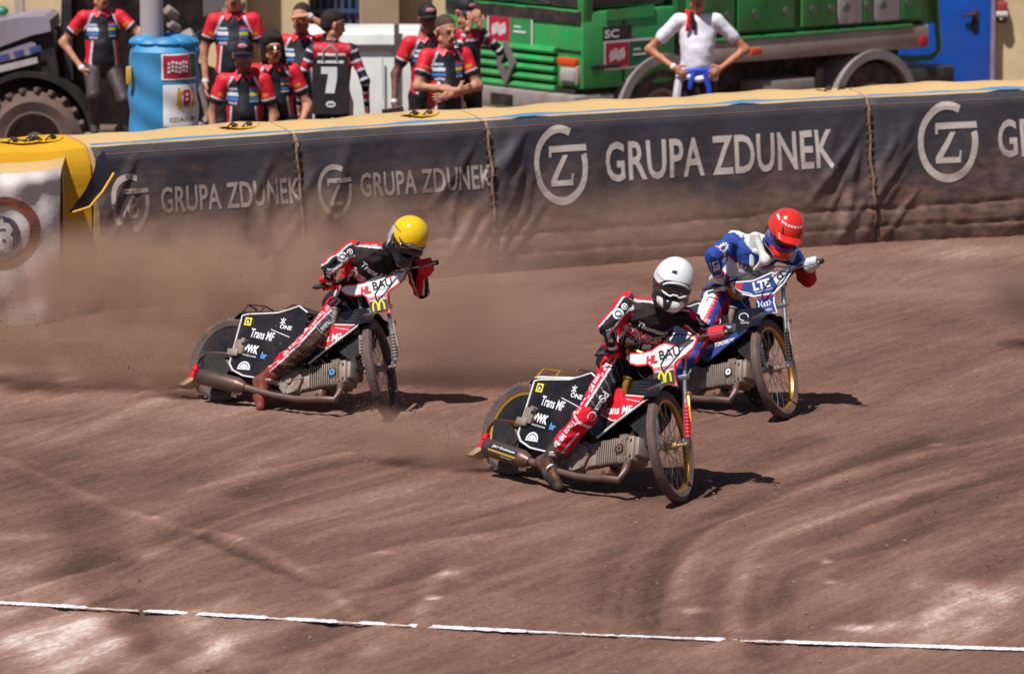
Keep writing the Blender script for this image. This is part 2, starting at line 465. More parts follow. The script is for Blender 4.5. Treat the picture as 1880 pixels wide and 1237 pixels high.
    def mth(op, a, b_=None, c=None):
        n = N.new('ShaderNodeMath'); n.operation = op
        for k, v in enumerate((a, b_, c)):
            if v is None: continue
            if isinstance(v, (int, float)): n.inputs[k].default_value = v
            else: L.new(v, n.inputs[k])
        return n.outputs[0]
    A = noise(3.2, 8, math.radians(62), (9, 1, 1)); B = noise(14, 6, math.radians(58), (8, 1, 1), .65); D = noise(60, 4, math.radians(55), (3.5, 1, 1), .7); G = noise(.9, 4)
    s = mth('MULTIPLY_ADD', A, .26, -.13); s = mth('ADD', s, mth('MULTIPLY_ADD', B, .40, -.2)); s = mth('ADD', s, mth('MULTIPLY_ADD', D, .60, -.30)); s = mth('ADD', s, mth('MULTIPLY_ADD', G, .28, -.14))
    s = mth('ADD', s, at_.outputs['Fac'])
    cr = N.new('ShaderNodeValToRGB'); L.new(s, cr.inputs['Fac'])
    cs = [(.0, '34271f'), (.3, '5a433a'), (.5, '75574c'), (.68, '8c6c60'), (.85, 'ac9084'), (1.0, 'd8c8c1')]
    e = cr.color_ramp.elements
    while len(e) < len(cs): e.new(.5)
    for k, (p, h) in enumerate(cs): e[k].position = p; e[k].color = (*srgb(h), 1)
    L.new(cr.outputs[0], b.inputs['Base Color'])
    bp = N.new('ShaderNodeBump'); bp.inputs['Strength'].default_value = .75; bp.inputs['Distance'].default_value = .02
    F1 = noise(45, 8, None, None, .7); hh = mth('ADD', mth('MULTIPLY', F1, .8), mth('MULTIPLY', B, .7)); L.new(hh, bp.inputs['Height']); L.new(bp.outputs[0], b.inputs['Normal'])
    o = mesh_obj('ground', V, Q, m, col=col); tag(o, kind='structure')
ground()

# white painted inner line, broken and scuffed
def gh(x, y): return .012*math.sin(x*.9+y*.5)*math.sin(y*.7)
def line():
    r = random.Random(11)
    solid = [(-60, 155), (275, 485), (530, 614), (664, 702), (757, 962), (1278, 1338), (1445, 1960)]
    faint = [(155, 275), (485, 530), (614, 664), (702, 757), (962, 1278), (1338, 1445)]
    def ly(px): return 1108+px*(1195-1108)/1880+7*math.sin(px/1880*3.1)
    def strip(a, b, wd, amt, mb, gap):
        n = max(4, int((b-a)/3)); V = []; ok = []
        for i in range(n+1):
            px = a+(b-a)*i/n; p = gp(px, ly(px)); e = min(1, i/3+.15, (n-i)/3+.15); k = 1+.35*mnoise.noise(Vector((px*.03, 3, wd*50)))
            w1 = wd*e*k*(1+r.uniform(-amt, amt)); w2 = wd*e*k*(1+r.uniform(-amt, amt)); z = gh(p.x, p.y)+.0105
            V += [(p.x, p.y-w1, z), (p.x, p.y+w2, z)]; ok.append(mnoise.noise(Vector((px*.045, 9, wd*30)))*.5+.5 > gap)
        mb.add(V, [(2*i, 2*i+2, 2*i+3, 2*i+1) for i in range(n) if ok[i]])
    A = MB(); B = MB()
    for a, b in solid: strip(a-8, b+8, .036, .22, A, 0.0)
    for a, b in ((962, 1278), (1338, 1445)): strip(a, b, .016, .5, A, .45)
    for a, b in faint: strip(a, b, .020, .4, B, .22)
    for p in range(len(B.v)): B.v[p] = (B.v[p][0], B.v[p][1], B.v[p][2]-.0025)
    tag(A.build('painted_line', mat('line paint', srgb('e4e4ee'), .85, dirt=.35, scale=22, var=.10), smooth=False), kind='structure')
    tag(B.build('worn_line', mat('worn line paint', srgb('cdbfba'), .9, dirt=.5, scale=26), smooth=False), kind='structure')
line()

# ------------------------------------------------------------------ air fence
def fence_mat(name, col, rough=.62, amt=1., base=.42):
    m = bpy.data.materials.new(name); m.use_nodes = True; t = m.node_tree; N = t.nodes; L = t.links; b = N['Principled BSDF']
    b.inputs['Roughness'].default_value = rough; b.inputs['Specular IOR Level'].default_value = .3
    g = N.new('ShaderNodeNewGeometry'); sp = N.new('ShaderNodeSeparateXYZ'); L.new(g.outputs['Position'], sp.inputs[0])
    n = N.new('ShaderNodeTexNoise'); n.inputs['Scale'].default_value = 3.2; n.inputs['Detail'].default_value = 9; n.inputs['Roughness'].default_value = .68
    mp = N.new('ShaderNodeMapping'); mp.vector_type = 'TEXTURE'; mp.inputs['Scale'].default_value = (1.6, 1, .8); L.new(g.outputs['Position'], mp.inputs[0]); L.new(mp.outputs[0], n.inputs['Vector'])
    # caked shale thrown up by the wheels: height of the cake wanders with the noise
    a = N.new('ShaderNodeMath'); a.operation = 'MULTIPLY_ADD'; a.inputs[1].default_value = -1.25; L.new(sp.outputs['Z'], a.inputs[0]); a.inputs[2].default_value = base+.42
    c = N.new('ShaderNodeMath'); c.operation = 'ADD'; L.new(a.outputs[0], c.inputs[0])
    d = N.new('ShaderNodeMath'); d.operation = 'MULTIPLY_ADD'; d.inputs[1].default_value = 2.0; d.inputs[2].default_value = -.90; L.new(n.outputs['Fac'], d.inputs[0]); L.new(d.outputs[0], c.inputs[1])
    mr = N.new('ShaderNodeMapRange'); mr.inputs['From Min'].default_value = 0; mr.inputs['From Max'].default_value = .75; mr.inputs['To Min'].default_value = .10*amt; mr.inputs['To Max'].default_value = .93*amt
    L.new(c.outputs[0], mr.inputs[0])
    mx = N.new('ShaderNodeMix'); mx.data_type = 'RGBA'; L.new(mr.outputs[0], mx.inputs['Factor']); mx.inputs[6].default_value = (*col, 1)
    n2 = N.new('ShaderNodeTexNoise'); n2.inputs['Scale'].default_value = 11; n2.inputs['Detail'].default_value = 8; L.new(mp.outputs[0], n2.inputs['Vector'])
    cr = N.new('ShaderNodeValToRGB'); cr.color_ramp.elements[0].color = (*srgb('54413a'), 1); cr.color_ramp.elements[1].color = (*srgb('8c6c60'), 1); cr.color_ramp.elements[0].position = .3; cr.color_ramp.elements[1].position = .75
    L.new(n2.outputs['Fac'], cr.inputs[0]); L.new(cr.outputs[0], mx.inputs[7]); L.new(mx.outputs[2], b.inputs['Base Color'])
    bp = N.new('ShaderNodeBump'); bp.inputs['Strength'].default_value = .4; bp.inputs['Distance'].default_value = .015; L.new(n2.outputs['Fac'], bp.inputs['Height']); L.new(bp.outputs[0], b.inputs['Normal'])
    return m
M_ban = fence_mat('banner cloth charcoal', srgb('383b45'), .5, 1., .56)
M_ban2 = fence_mat('dirty banner cloth', srgb('373a44'), .6, 1., .78)
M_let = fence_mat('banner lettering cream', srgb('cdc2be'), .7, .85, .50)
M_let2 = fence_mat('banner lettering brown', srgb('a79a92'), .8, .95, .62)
M_yel = fence_mat('yellow tarpaulin', srgb('d9a318'), .6, .85, .42)
M_tan = fence_mat('sun bleached tarpaulin', srgb('cba974'), .7, .45, -.15)
M_blu = fence_mat('blue tarpaulin', srgb('4f86b4'), .6, .5, 0)
M_wht = fence_mat('white banner cloth', srgb('cfc6c3'), .7, .62, .34)
M_cord = fence_mat('dusty cord', srgb('8a6d5c'), .8)
seam = [fpx(p) for p in (178, 552, 902, 1602)]
crease = []
_r = random.Random(21)
for s_, nn in ((seam[1], 12), (seam[2], 26), (seam[3], 20), (seam[0], 7)):
    for i in range(nn):
        crease.append((s_+_r.uniform(-.42, .30), _r.uniform(.2, .95), _r.uniform(-1.1, -.25), _r.uniform(.1, .42), _r.uniform(.010, .030), _r.uniform(.02, .05)))
def relief(x, z):
    """folds and sag of the banner cloth"""
    h = .012*math.sin(x*3.1+z*2)+.007*math.sin(x*9.3-z*5)+.004*math.sin(x*21+z*13)
    for cx, cz, sl, ln, am, wd in crease:
        u = (x-cx)-(z-cz)*-sl*.8; v = (z-cz)+(x-cx)*.25
        if abs(v) < ln and abs(u) < wd*3: h += am*math.exp(-(u/wd)**2)*(1-(v/ln)**2)
    for s_ in seam:
        d = abs(x-s_)
        if d < .12: h -= .02*math.exp(-(d/.03)**2)
    for zz, a, wd in ((.31, .022, .012), (.145, .02, .012)):
        zz2 = zz+.012*math.sin(x*2.3+zz*9)+.005*math.sin(x*9)
        h -= a*math.exp(-((z-zz2)/wd)**2)
    if z < .3: h += .02*math.sin((z)/.3*math.pi)+(.006*math.sin(x*31+math.sin(x*7)*2))*(1 if .145 < z else .3)
    return h
def fsurf(x, z, lift=0.):
    q = min(1., max(0., (z-1.14)/.11)); back = .09*q*q; prof = -.10*(1-min(z, 1.1)/1.1)**1.5-.03*math.sin(min(z/1.2, 1)*math.pi)
    n = fN(x); return Vector((x, fY(x), z))-n*(back+prof)+n*(relief(x, z)+lift)
def cloth(x0, x1, z0, z1, dx=.022, dz=.022, th=.012):
    nx = max(2, int((x1-x0)/dx)); nz = max(2, int((z1-z0)/dz)); V = []; F = []
    for j in range(nz+1):
        for i in range(nx+1): V.append(fsurf(x0+(x1-x0)*i/nx, z0+(z1-z0)*j/nz))
    for j in range(nz):
        for i in range(nx): a = j*(nx+1)+i; F.append((a, a+1, a+nx+2, a+nx+1))
    return V, F
def fence_text(V, F, x0, z0, sx, sz, lift=.004):
    V, F = subdiv(V*np.array([sx, sz]), F, .05); mb = MB(); mb.add([fsurf(x0+p[0], z0+p[1], lift) for p in V], F); return mb
def fence_section(x0, x1, label, top=True, banner=True):
    base = Vector(((x0+x1)/2, fY((x0+x1)/2)+.4, 0))
    root = empty('air_fence_section', base, label, 'air fence', 'inflatable crash barrier sections round the bend')
    # cushion: closed body with a bleached top
    n = max(6, int((x1-x0)/.12)); prof = [(.02, 0), (.05, .6), (.04, 1.0), (.06, 1.13), (.13, 1.235), (.22, 1.262), (.45, 1.285), (.72, 1.27), (.86, 1.18), (.9, .9), (.9, 0)]
    V = []; F = []
    for i in range(n+1):
        x = x0+.004+(x1-x0-.008)*i/n; N_ = fN(x)
        for o_, z in prof:
            zz = z+(.010*math.sin(x*4.3+o_*5)+.006*math.sin(x*13)) if z > 1.15 else z
            p = Vector((x, fY(x), zz))-N_*(o_+.015); V.append(p)
    k = len(prof)
    for i in range(n):
        for j in range(k-1): F.append((i*k+j, i*k+j+1, (i+1)*k+j+1, (i+1)*k+j))
    F.append(tuple(range(k))); F.append(tuple(range(n*k, n*k+k))[::-1])
    mb = MB(); mb.add(V, F); mb.build('cushion', M_tan if banner else M_yel, root, off=base)
    if banner:
        mb = MB(); mb.add(*cloth(x0, x1, .0, 1.24)); b_ = mb.build('banner', M_ban2 if x1 < 0 else M_ban, root, off=base, angle=80)
        # pale hem and blue edge below the rim
        mb = MB(); nh = max(4, int((x1-x0)/.05))
        mb.tube([fsurf(x0+(x1-x0)*i/nh, 1.185, .002) for i in range(nh+1)], .004, 5); mb.build('hem', M_cord, b_, off=base)
        mb = MB(); nn = max(4, int((x1-x0)/.08)); V = []; F = []
        for i in range(nn+1):
            x = x0+(x1-x0)*i/nn; N_ = fN(x); wv = .018*math.sin(x*5)+.012*math.sin(x*17)
            wd_ = max(.002, .022+.06*mnoise.noise(Vector((x*2.2, 5, 0)))); V += [Vector((x, fY(x), 1.252))-N_*.095, Vector((x, fY(x), 1.252+.25*wd_+.008))-N_*(.098+wd_)]
        for i in range(nn): F.append((2*i, 2*i+2, 2*i+3, 2*i+1))
        mb.add(V, F); mb.build('edge_strip', M_blu, root, off=base)
    return root, base
MK = mat('black cord', srgb('17171a'), .7, dirt=.3)
def tie(root, base, px):
    """a pair of dark eyelets and cord on the top of the cushion, on a brighter yellow patch"""
    x = fpx(px); N_ = fN(x)
    V = []; F = []
    mb = MB(); pts = []
    for a in range(14):
        t = a/14*2*math.pi; pts.append((x+.15*math.cos(t)*(1+.2*math.sin(3*t)), .42+.10*math.sin(t)))
    V = [Vector((p[0], fY(p[0]), 1.297-.02*abs(p[1]-.42)/.1))-fN(p[0])*p[1] for p in pts]; mb.add(V, [tuple(range(14))]); mb.build('patch', M_yel, root, off=base)
    mb = MB()
    for dx in (-.05, .07):
        c = Vector((x+dx, fY(x+dx), 1.298))-N_*.42; mb.ell(c, (.022, .03, .022), 8, 6)
        mb.tube([c+Vector((-.05, -.09, -.012)), c+Vector((-.01, 0, .02)), c+Vector((.04, .1, -.02))], .007, 5)
    mb.build('tie_cord', MK, root, off=base)
lab = {0: 'yellow bare air fence section with loose folded banner corner, beside the white banner', 1: 'charcoal banner section with small lettering just right of the yellow section',
       2: 'creased charcoal banner section with small lettering behind the yellow helmet rider', 3: 'longest charcoal banner section with large cream GRUPA ZDUNEK lettering',
       4: 'charcoal banner section with clean large ring emblem and a cut off G'}
r0, b0 = fence_section(fpx(-560), seam[0]-.01, lab[0], banner=False); tie(r0, b0, 88); tie(r0, b0, 128)
r1, b1 = fence_section(seam[0], seam[1]-.01, lab[1]); tie(r1, b1, 490)
r2, b2 = fence_section(seam[1], seam[2]-.01, lab[2]); tie(r2, b2, 822)
r3, b3 = fence_section(seam[2], seam[3]-.01, lab[3]); tie(r3, b3, 1578)
r4, b4 = fence_section(seam[3], fpx(2500), lab[4])
def emblem(root, base, pxa, pxb, z0, z1):
    """ring broken at the upper right with the bar of a G, round a Z"""
    xa, xb = fpx(pxa), fpx(pxb); W = (xb-xa); H = z1-z0; mb = MB(); t = .125
    def ringpart(a0, a1):
        V = []; F = []; n = 40
        for i in range(n+1):
            a = math.radians(a0+(a1-a0)*i/n)
            for rr in (.5, .5-t*.8): V.append((rr*math.cos(a), rr*math.sin(a)))
        for i in range(n): F.append((2*i, 2*i+2, 2*i+3, 2*i+1))
        return np.array(V), F
    parts = [ringpart(62, 375), (np.array([(-.16, .16), (.49, .16), (.48, .24), (-.16, .24)]), [(0, 1, 2, 3)]),
             (np.array([(-.20, .10), (-.16, .10), (-.16, .24), (-.20, .24)]), [(0, 1, 2, 3)]),
             (np.array([(-.20, -.26), (.20, -.26), (.20, -.19), (-.2, -.19)]), [(0, 1, 2, 3)]), (np.array([(.17, -.19), (.20, -.19), (.22, -.11), (.19, -.11)]), [(0, 1, 2, 3)]),
             (np.array([(-.20, -.19), (-.09, -.19), (.14, .12), (.05, .12)]), [(0, 1, 2, 3)])]
    V = []; F = []; o = 0
    for a, f in parts: V.append(a); F += [tuple(i+o for i in q) for q in f]; o += len(a)
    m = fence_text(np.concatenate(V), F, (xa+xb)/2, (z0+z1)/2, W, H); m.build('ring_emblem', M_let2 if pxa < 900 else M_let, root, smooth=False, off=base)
def words(root, base, s, pxa, pxb, z0, z1, **k):
    xa, xb = fpx(pxa), fpx(pxb); V, F = text_fit(s, 1, 1, bold=.018, spacing=1.03)
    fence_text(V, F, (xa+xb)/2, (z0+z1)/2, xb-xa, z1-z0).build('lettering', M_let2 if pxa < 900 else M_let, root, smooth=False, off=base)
emblem(r1, b1, 199, 269, .57, 1.03); words(r1, b1, 'GRUPA ZDUNEK', 290, 546, .70, .905)
emblem(r2, b2, 577, 641, .555, .985); words(r2, b2, 'GRUPA ZDUNEK', 658, 896, .70, .895)
emblem(r3, b3, 975, 1075, .52, 1.175); words(r3, b3, 'GRUPA ZDUNEK', 1108, 1527, .675, 1.005)
emblem(r4, b4, 1681, 1790, .49, 1.185); words(r4, b4, 'GRUPA ZDUNEK', 1828, 2240, .675, 1.005)
# laced seams
for rr, bb, s_ in ((r1, b1, seam[1]), (r2, b2, seam[2]), (r3, b3, seam[3])):
    mb = MB(); pts = []
    for i in range(30):
        z = .16+1.06*i/29; pts.append(fsurf(s_-.03+.006*math.sin(i*.7), z, .010))
    mb.tube(pts, .012, 6)
    for i in range(14):
        z = .2+i*.075; mb.tube([fsurf(s_-.07, z, .012), fsurf(s_-.03, z+.008, .018), fsurf(s_+.01, z+.01, .012)], .004, 4)
    mb.build('lacing', M_cord, rr, off=bb)
# folded loose corner on the yellow section
mb = MB()
def fp(px, py, lift): 
    x = fpx(px); Y = fY(x)-.10; return Vector((x, Y, zat(py, Y-lift)))+fN(x)*lift
P = [fp(188, 276, .05), fp(196, 322, .10), fp(150, 378, .13), (fp(118, 391, .08)), fp(140, 350, .16), fp(160, 318, .12), fp(172, 290, .08)]
mb.add(P+[p-Vector((0, -.012, 0)) for p in P], [(0, 1, 6), (1, 5, 6), (1, 2, 5), (2, 4, 5), (2, 3, 4), (7, 8, 13), (8, 12, 13), (8, 9, 12), (9, 11, 12), (9, 10, 11)])
fl = mb.build('folded_banner_corner', fence_mat('folded cloth navy', srgb('2b3040'), .6, .3, .1), r0, off=b0)
mb = MB(); mb.tube([fp(198, 318, .12), fp(175, 352, .14), fp(150, 381, .14), fp(116, 393, .09)], .012, 6); mb.build('hem', M_yel, fl, off=b0)
# white banner in front of the fence, far left
xw = fpx(118)
rw = empty('white_banner_cushion', Vector((xw-.8, fY(xw)-.55, 0)), 'dirty white draped cushion with part of a red and navy ring emblem at far left', 'air fence')
bw = Vector(rw.location)
def wsurf(u, v, lift=0):
    """u along to the left from the right edge, v height 0..1"""
    ux = xw-u; yf = fY(ux)-.42-.02*math.sin(u*9+v*4); z = v*1.13
    rnd_ = .10 if u < .12 else 0
    o = (.12-u)**2*6 if u < .12 else 0
    fold = .022*math.sin(u*13+z*5.5+math.sin(z*4))*(.4+v)+.016*math.sin(u*31-z*7)+.01*math.sin(u*9+z*17)
    top = max(0, v-.93)/.07; return Vector((ux, yf+o+top*top*.12-fold-lift-.10*(1-v), z))
V = []; F = []; nu, nv = 70, 40
for j in range(nv+1):
    for i in range(nu+1): V.append(wsurf(2.0*(i/nu), j/nv))
for j in range(nv):
    for i in range(nu): a = j*(nu+1)+i; F.append((a, a+1, a+nu+2, a+nu+1))
mb = MB(); mb.add(V, F); mb.build('drape', M_wht, rw, off=bw, angle=80)
mb = MB(); V = []; F = []
for i in range(21):
    u = 2.0*i/20; p = wsurf(u, 1); V += [p, p+Vector((0, .25, .05)), p+Vector((0, .42, .02)), (p.x, p.y+.5, 0), (p.x, p.y+.06, 0)]
for i in range(20):
    for j in range(4): a = i*5+j; F.append((a, a+1, a+6, a+5))
F += [(0, 1, 2, 3, 4)]
mb.add(V, F); mb.build('cushion', M_tan, rw, off=bw)
Mr = fence_mat('faded red print', srgb('9a5a4a'), .7, .8, .45); Mn = fence_mat('faded navy print', srgb('3a4058'), .6, .75, .45)
def wdec(VF, m, nm, u0, v0):
    V, F = subdiv(*VF, .04); mb = MB(); mb.add([wsurf(u0-p[0], v0+p[1]/1.13, .006) for p in V], F); mb.build(nm, m, rw, smooth=False, off=bw)
wdec(disc(.27, 40, .20, 1., math.radians(-100), math.radians(190)), Mr, 'ring_emblem', .40, .62)
wdec(disc(.15, 24), Mn, 'emblem_centre', .42, .60)
V, F = text_fit('3', .12, .2, bold=.03)
mbx = MB(); V, F = subdiv(V, F, .04); mbx.add([wsurf(.38-p[0], .60+p[1]/1.13, .012) for p in V], F); mbx.build('lettering', M_wht, rw, smooth=False, off=bw)

# ------------------------------------------------------------------ building behind the paddock
WY = 51.5
def wallbox(mb, pxa, pxb, pya, pyb, Y, d):
    a = at(pxa, Y, zat(pyb, Y)); b = at(pxb, Y, zat(pya, Y)); mb.box(((a.x+b.x)/2, Y+d/2, (a.z+b.z)/2), (b.x-a.x, d, b.z-a.z)); return a, b
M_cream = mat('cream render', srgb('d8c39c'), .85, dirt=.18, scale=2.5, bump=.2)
M_creamShade = mat('shadow toned ochre render', srgb('a58f78'), .85, dirt=.2, scale=2.5, bump=.2)
bd = empty('paddock_building', Vector((2, WY, -.42)), 'cream rendered building with tall shadow-toned pilasters behind the green truck', 'building'); bo = Vector(bd.location)
mb = MB(); xa = at(430, WY, 1).x; xb = at(566, WY, 1).x; mb.box(((xa+xb)/2, WY+.2, 2.3), (xb-xa, .4, 5.5)); xa2 = at(660, WY, 1).x; xb2 = at(2300, WY, 1).x
mb.box(((xa2+xb2)/2, WY+.2, 2.3), (xb2-xa2, .4, 5.5)); mb.box((xa-6, WY+.2, 2.3), (12, .4, 5.5)); mb.box(((xb+xa2)/2, WY+.2, 4.6), (xa2-xb, .39, 1.0)); mb.build('wall', M_cream, bd, off=bo)
mb = MB(); mb.box(((xa-12+xb2)/2, WY+3.5, 4.9), (xb2-xa+14, 8, .35)); mb.build('roof', mat('grey roof', srgb('6b6664'), .8), bd, off=bo)
for pa, pb in ((662, 732), (400, 452)):  # ochre box right of the gate stands in for shadow cast on the wall
    mb = MB(); a = at(pa, WY-.5, 1).x; b = at(pb, WY-.5, 1).x; mb.box(((a+b)/2, WY-.27, 2.3), (b-a, .5, 5.48)); mb.build('shadow_pilaster', M_creamShade, bd, off=bo)
mb = MB(); mb.box(((xb+xa2)/2, WY+.5, 1.9), (xa2-xb+.2, .1, 4.6)); g_ = mb.build('gate', mat('dark blue gate', srgb('141c33'), .5), bd, off=bo)
mb = MB()
for i in range(7): x = xb+(xa2-xb)*(i+.5)/7; mb.box((x, WY+.42, 1.9), (.03, .04, 4.5))
for z in (.8, 1.55, 2.3): mb.box(((xb+xa2)/2, WY+.38, z), (xa2-xb, .03, .05))
mb.build('bars', mat('blue bars', srgb('2c4a74'), .45), g_, off=bo)
M_bd = mat('royal blue paint', srgb('0656c0'), .35, dirt=.08, scale=3)
dY = WY-.12; a = at(1643, dY, 0); b = at(1816, dY, 0)
mb = MB(); mb.bbox(((a.x+b.x)/2, dY+.04, 1.1), (b.x-a.x, .10, 4.0), .015); dr = mb.build('door', M_bd, bd, off=bo)
mb = MB(); 
for x in (a.x-.03, b.x+.03): mb.box((x, dY+.03, 1.1), (.05, .14, 4.05))
mb.build('door_frame', mat('violet grey frame', srgb('8d86a8'), .5), dr, off=bo)
mb = MB(); hx = at(1790, dY, 1.3).x; zz = zat(28, dY)
mb.tube([(hx-.14, dY-.07, zz), (hx, dY-.07, zz+.02), (hx, dY-.02, zz+.02)], .02, 8); mb.bbox((hx+.01, dY-.02, zz-.06), (.08, .03, .26), .01); mb.build('handle', mat('dark handle', srgb('101320'), .4), dr, off=bo)
# small wall lamp / alarm box
p = at(1836, WY-.05, 0); zz = zat(15, WY)
mb = MB(); mb.bbox((p.x, WY-.08, zz+.03), (.13, .12, .12), .02); t_ = mb.build('alarm_box', mat('red and white box', srgb('a33a3a'), .5), None)
tag(t_, 'small red and white box on the cream wall right of the blue door', 'alarm'); 
mb = MB(); mb.bbox((p.x, WY-.10, zz-.06), (.15, .1, .07), .02); mb.build('cover', mat('white plastic', srgb('d8d2cc'), .4), t_); mb = MB(); mb.ell((p.x+.01, WY-.1, zz-.13), (.07, .05, .04), 12, 6); mb.build('lens', mat('dark lens', srgb('2a1d1a'), .3), t_)

# white steel doors of a container behind the crew
cY = 44.5
ct = empty('white_container', Vector((at(650, cY, 0).x, cY, -.4)), 'white steel container with grey door frame behind the crew', 'container'); co = Vector(ct.location)
M_w = mat('white steel', srgb('dfe4e2'), .45, dirt=.06, scale=3)
a = at(540, cY, zat(200, cY)); b = at(770, cY, 0); zt = zat(62, cY)
mb = MB(); mb.bbox(((a.x+b.x)/2, cY+.6, (zt-.4)/2), (b.x-a.x, 1.2, zt+.4), .02); body = mb.build('body', M_w, ct, off=co)
mb = MB(); x1 = at(729, cY, 0).x; zb = zat(86, cY); xl = at(655, cY, 0).x
mb.box((x1, cY-.02, (zt-.4)/2+.05), (.05, .05, zt+.5)); mb.box(((xl+x1)/2-.3, cY-.015, zb), (x1-xl+.6, .04, .05)); mb.build('door_frame', mat('grey steel frame', srgb('55504e'), .5), ct, off=co)
mb = MB(); mb.tube([(x1-.15, cY-.05, .5), (x1-.15, cY-.05, zb-.1)], .012, 8); mb.build('lock_bar', M_w, ct, off=co)

# ------------------------------------------------------------------ green truck
def ray_plane(px, py, P0, n):
    d = Vector(((px-940)/8000, math.cos(PITCH)-(py-618)/8000*math.sin(PITCH)*-1*-1, 0))
    v = Vector(((px-940)/8000, 1, -(py-618)/8000)); c, s = math.cos(PITCH), math.sin(PITCH)
    d = Vector((v.x, v.y*c+v.z*s, -v.y*s+v.z*c)); o = Vector((0, 0, CAMZ)); t = (P0-o).dot(n)/d.dot(n); return o+d*t
BT = math.radians(40); TA = Vector((math.cos(BT), math.sin(BT), 0)); TB = Vector((-math.sin(BT), math.cos(BT), 0)); TZ = Vector((0, 0, 1))
T0 = at(1070, 45.5, -.42)
TN = Vector((math.sin(BT), -math.cos(BT), 0))
def su(px, py): q = ray_plane(px, py, T0, TN)-T0; return q.dot(TA), q.z
def fu(px, py): q = ray_plane(px, py, T0, -TA)-T0; return q.dot(TB), q.z
tr = empty('garbage_truck', T0, 'green truck with louvred cab front and grey mudguards parked behind the air fence', 'truck'); to = T0
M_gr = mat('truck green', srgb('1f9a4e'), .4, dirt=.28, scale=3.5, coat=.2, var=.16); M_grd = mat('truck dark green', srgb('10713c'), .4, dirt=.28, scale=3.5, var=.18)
M_blk = mat('black rubber trim', srgb('15161a'), .7, dirt=.2); M_bei = mat('dusty beige steel', srgb('a99c8e'), .7, dirt=.35, scale=4); M_gry = mat('dusty grey plastic', srgb('8f8787'), .7, dirt=.4)
def tbox(u0, u1, v0, v1, z0, z1, bev=0.):
    mb = MB(); R = Matrix((TA, TB, TZ)).transposed(); c = T0+TA*(u0+u1)/2+TB*(v0+v1)/2+TZ*(z0+z1)/2
    (mb.bbox(c, (u1-u0, v1-v0, z1-z0), bev, R) if bev else mb.box(c, (u1-u0, v1-v0, z1-z0), R)); return mb
def spoly(P, v0, v1, m, name, par):
    mb = MB(); Q = [su(*p) for p in P]; mb.prism(Q, T0+TB*v0, TA, TZ, TB*(v1-v0)); return mb.build(name, m, par, off=to, smooth=False)
zc = su(1070, 165)[1]; ucab = su(1240, 120)[0]
cab = tbox(0, ucab, 0, 2.3, zc, 1.72, .03).build('cab', M_gr, tr, off=to)
tbox(.12, ucab-.05, .06, 2.24, 1.722, 2.7, .08).build('windscreen', mat('dark glass', srgb('3a3640'), .15, spec=.6), cab, off=to)
tbox(.0, .14, .0, .10, 1.60, 2.7, .02).build('pillar', M_gr, cab, off=to); tbox(.0, .10, 2.2, 2.3, 1.60, 2.7, .02).build('pillar', M_gr, cab, off=to)
tbox(.0, ucab, .0, 2.3, 2.70, 2.9, .05).build('roof', M_gr, cab, off=to)
mb = MB(); R_ = Matrix((TA, TB, TZ)).transposed()
for i in range(3):
    c = T0-TA*.02+TB*(.5+i*.62)+TZ*1.78; mb.tube([c, c+TB*.45+TZ*.06], .018, 6)
mb.build('wiper', M_blk, cab, off=to)
# grille slats and dark gaps
zg0 = fu(1000, 162)[1]; zg1 = fu(1000, 88)[1]; n_ = 4
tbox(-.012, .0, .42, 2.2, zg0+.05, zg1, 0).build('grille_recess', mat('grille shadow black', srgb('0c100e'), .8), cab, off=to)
gr = MB()
for i in range(n_+1):
    z = zg0+.03+(zg1-zg0-.03)*i/n_
    P = [(0, -.035), (-.065, -.045), (-.075, -.02), (-.045, .02), (0, .025)]
    mb = gr; O = T0+TB*.40+TZ*z; mb.prism(P, O, TA, TZ, TB*1.86)
gr.build('grille', M_gr, cab, off=to, smooth=False)
tbox(-.015, .0, .03, 2.25, 1.30, 1.315).build('panel_seam', M_blk, cab, off=to); tbox(-.02, .0, .03, 2.25, 1.60, 1.72).build('scuttle', mat('scuttle black', srgb('23222a'), .5), cab, off=to)
# headlight and indicator
a, z1 = fu(1066, 122); b_, z0 = fu(1034, 152)
tbox(-.05, .02, a, b_, z0, z1, .012).build('headlight_housing', M_bei, cab, off=to)
hl = tbox(-.07, -.045, a+.03, b_-.03, z0+.03, z1-.03, .01).build('headlight', mat('headlight glass', srgb('d8dad8'), .1, metal=.5, dirt=.1), cab, off=to)
a, z1 = fu(1063, 108); b_, z0 = fu(1030, 118)
tbox(-.06, .02, a, b_, z0, z1, .01).build('indicator', mat('orange lens', srgb('d84a16'), .3, dirt=.1), cab, off=to)
# diamond emblem
cu, cz = fu(940, 114); hw, hh = .155, .235
mb = MB()
def dia(s): return [(cu, cz+hh*s), (cu+hw*s, cz), (cu, cz-hh*s), (cu-hw*s, cz)]
A, B_ = dia(1), dia(.5); n = 4; V = [T0+TB*p[0]+TZ*p[1]-TA*.10 for p in A+B_]+[T0+TB*p[0]+TZ*p[1]-TA*.06 for p in A+B_]
F = []
for i in range(4): j = (i+1) % 4; F += [(i, j, 4+j, 4+i), (8+i, 8+j, j, i), (4+i, 4+j, 12+j, 12+i)]
mb.add(V, F); mb.build('diamond_emblem', mat('dull silver', srgb('9a8f98'), .4, metal=.6, dirt=.3), cab, off=to)
M_crim = mat('crimson print', srgb('b3173c'), .5, dirt=.05); M_wp = mat('white print', srgb('e3e0e2'), .5, dirt=.05); M_gp = mat('green print', srgb('2a8c4c'), .5, dirt=.05); M_gp2 = mat('dark green print', srgb('155c3c'), .5, dirt=.05)
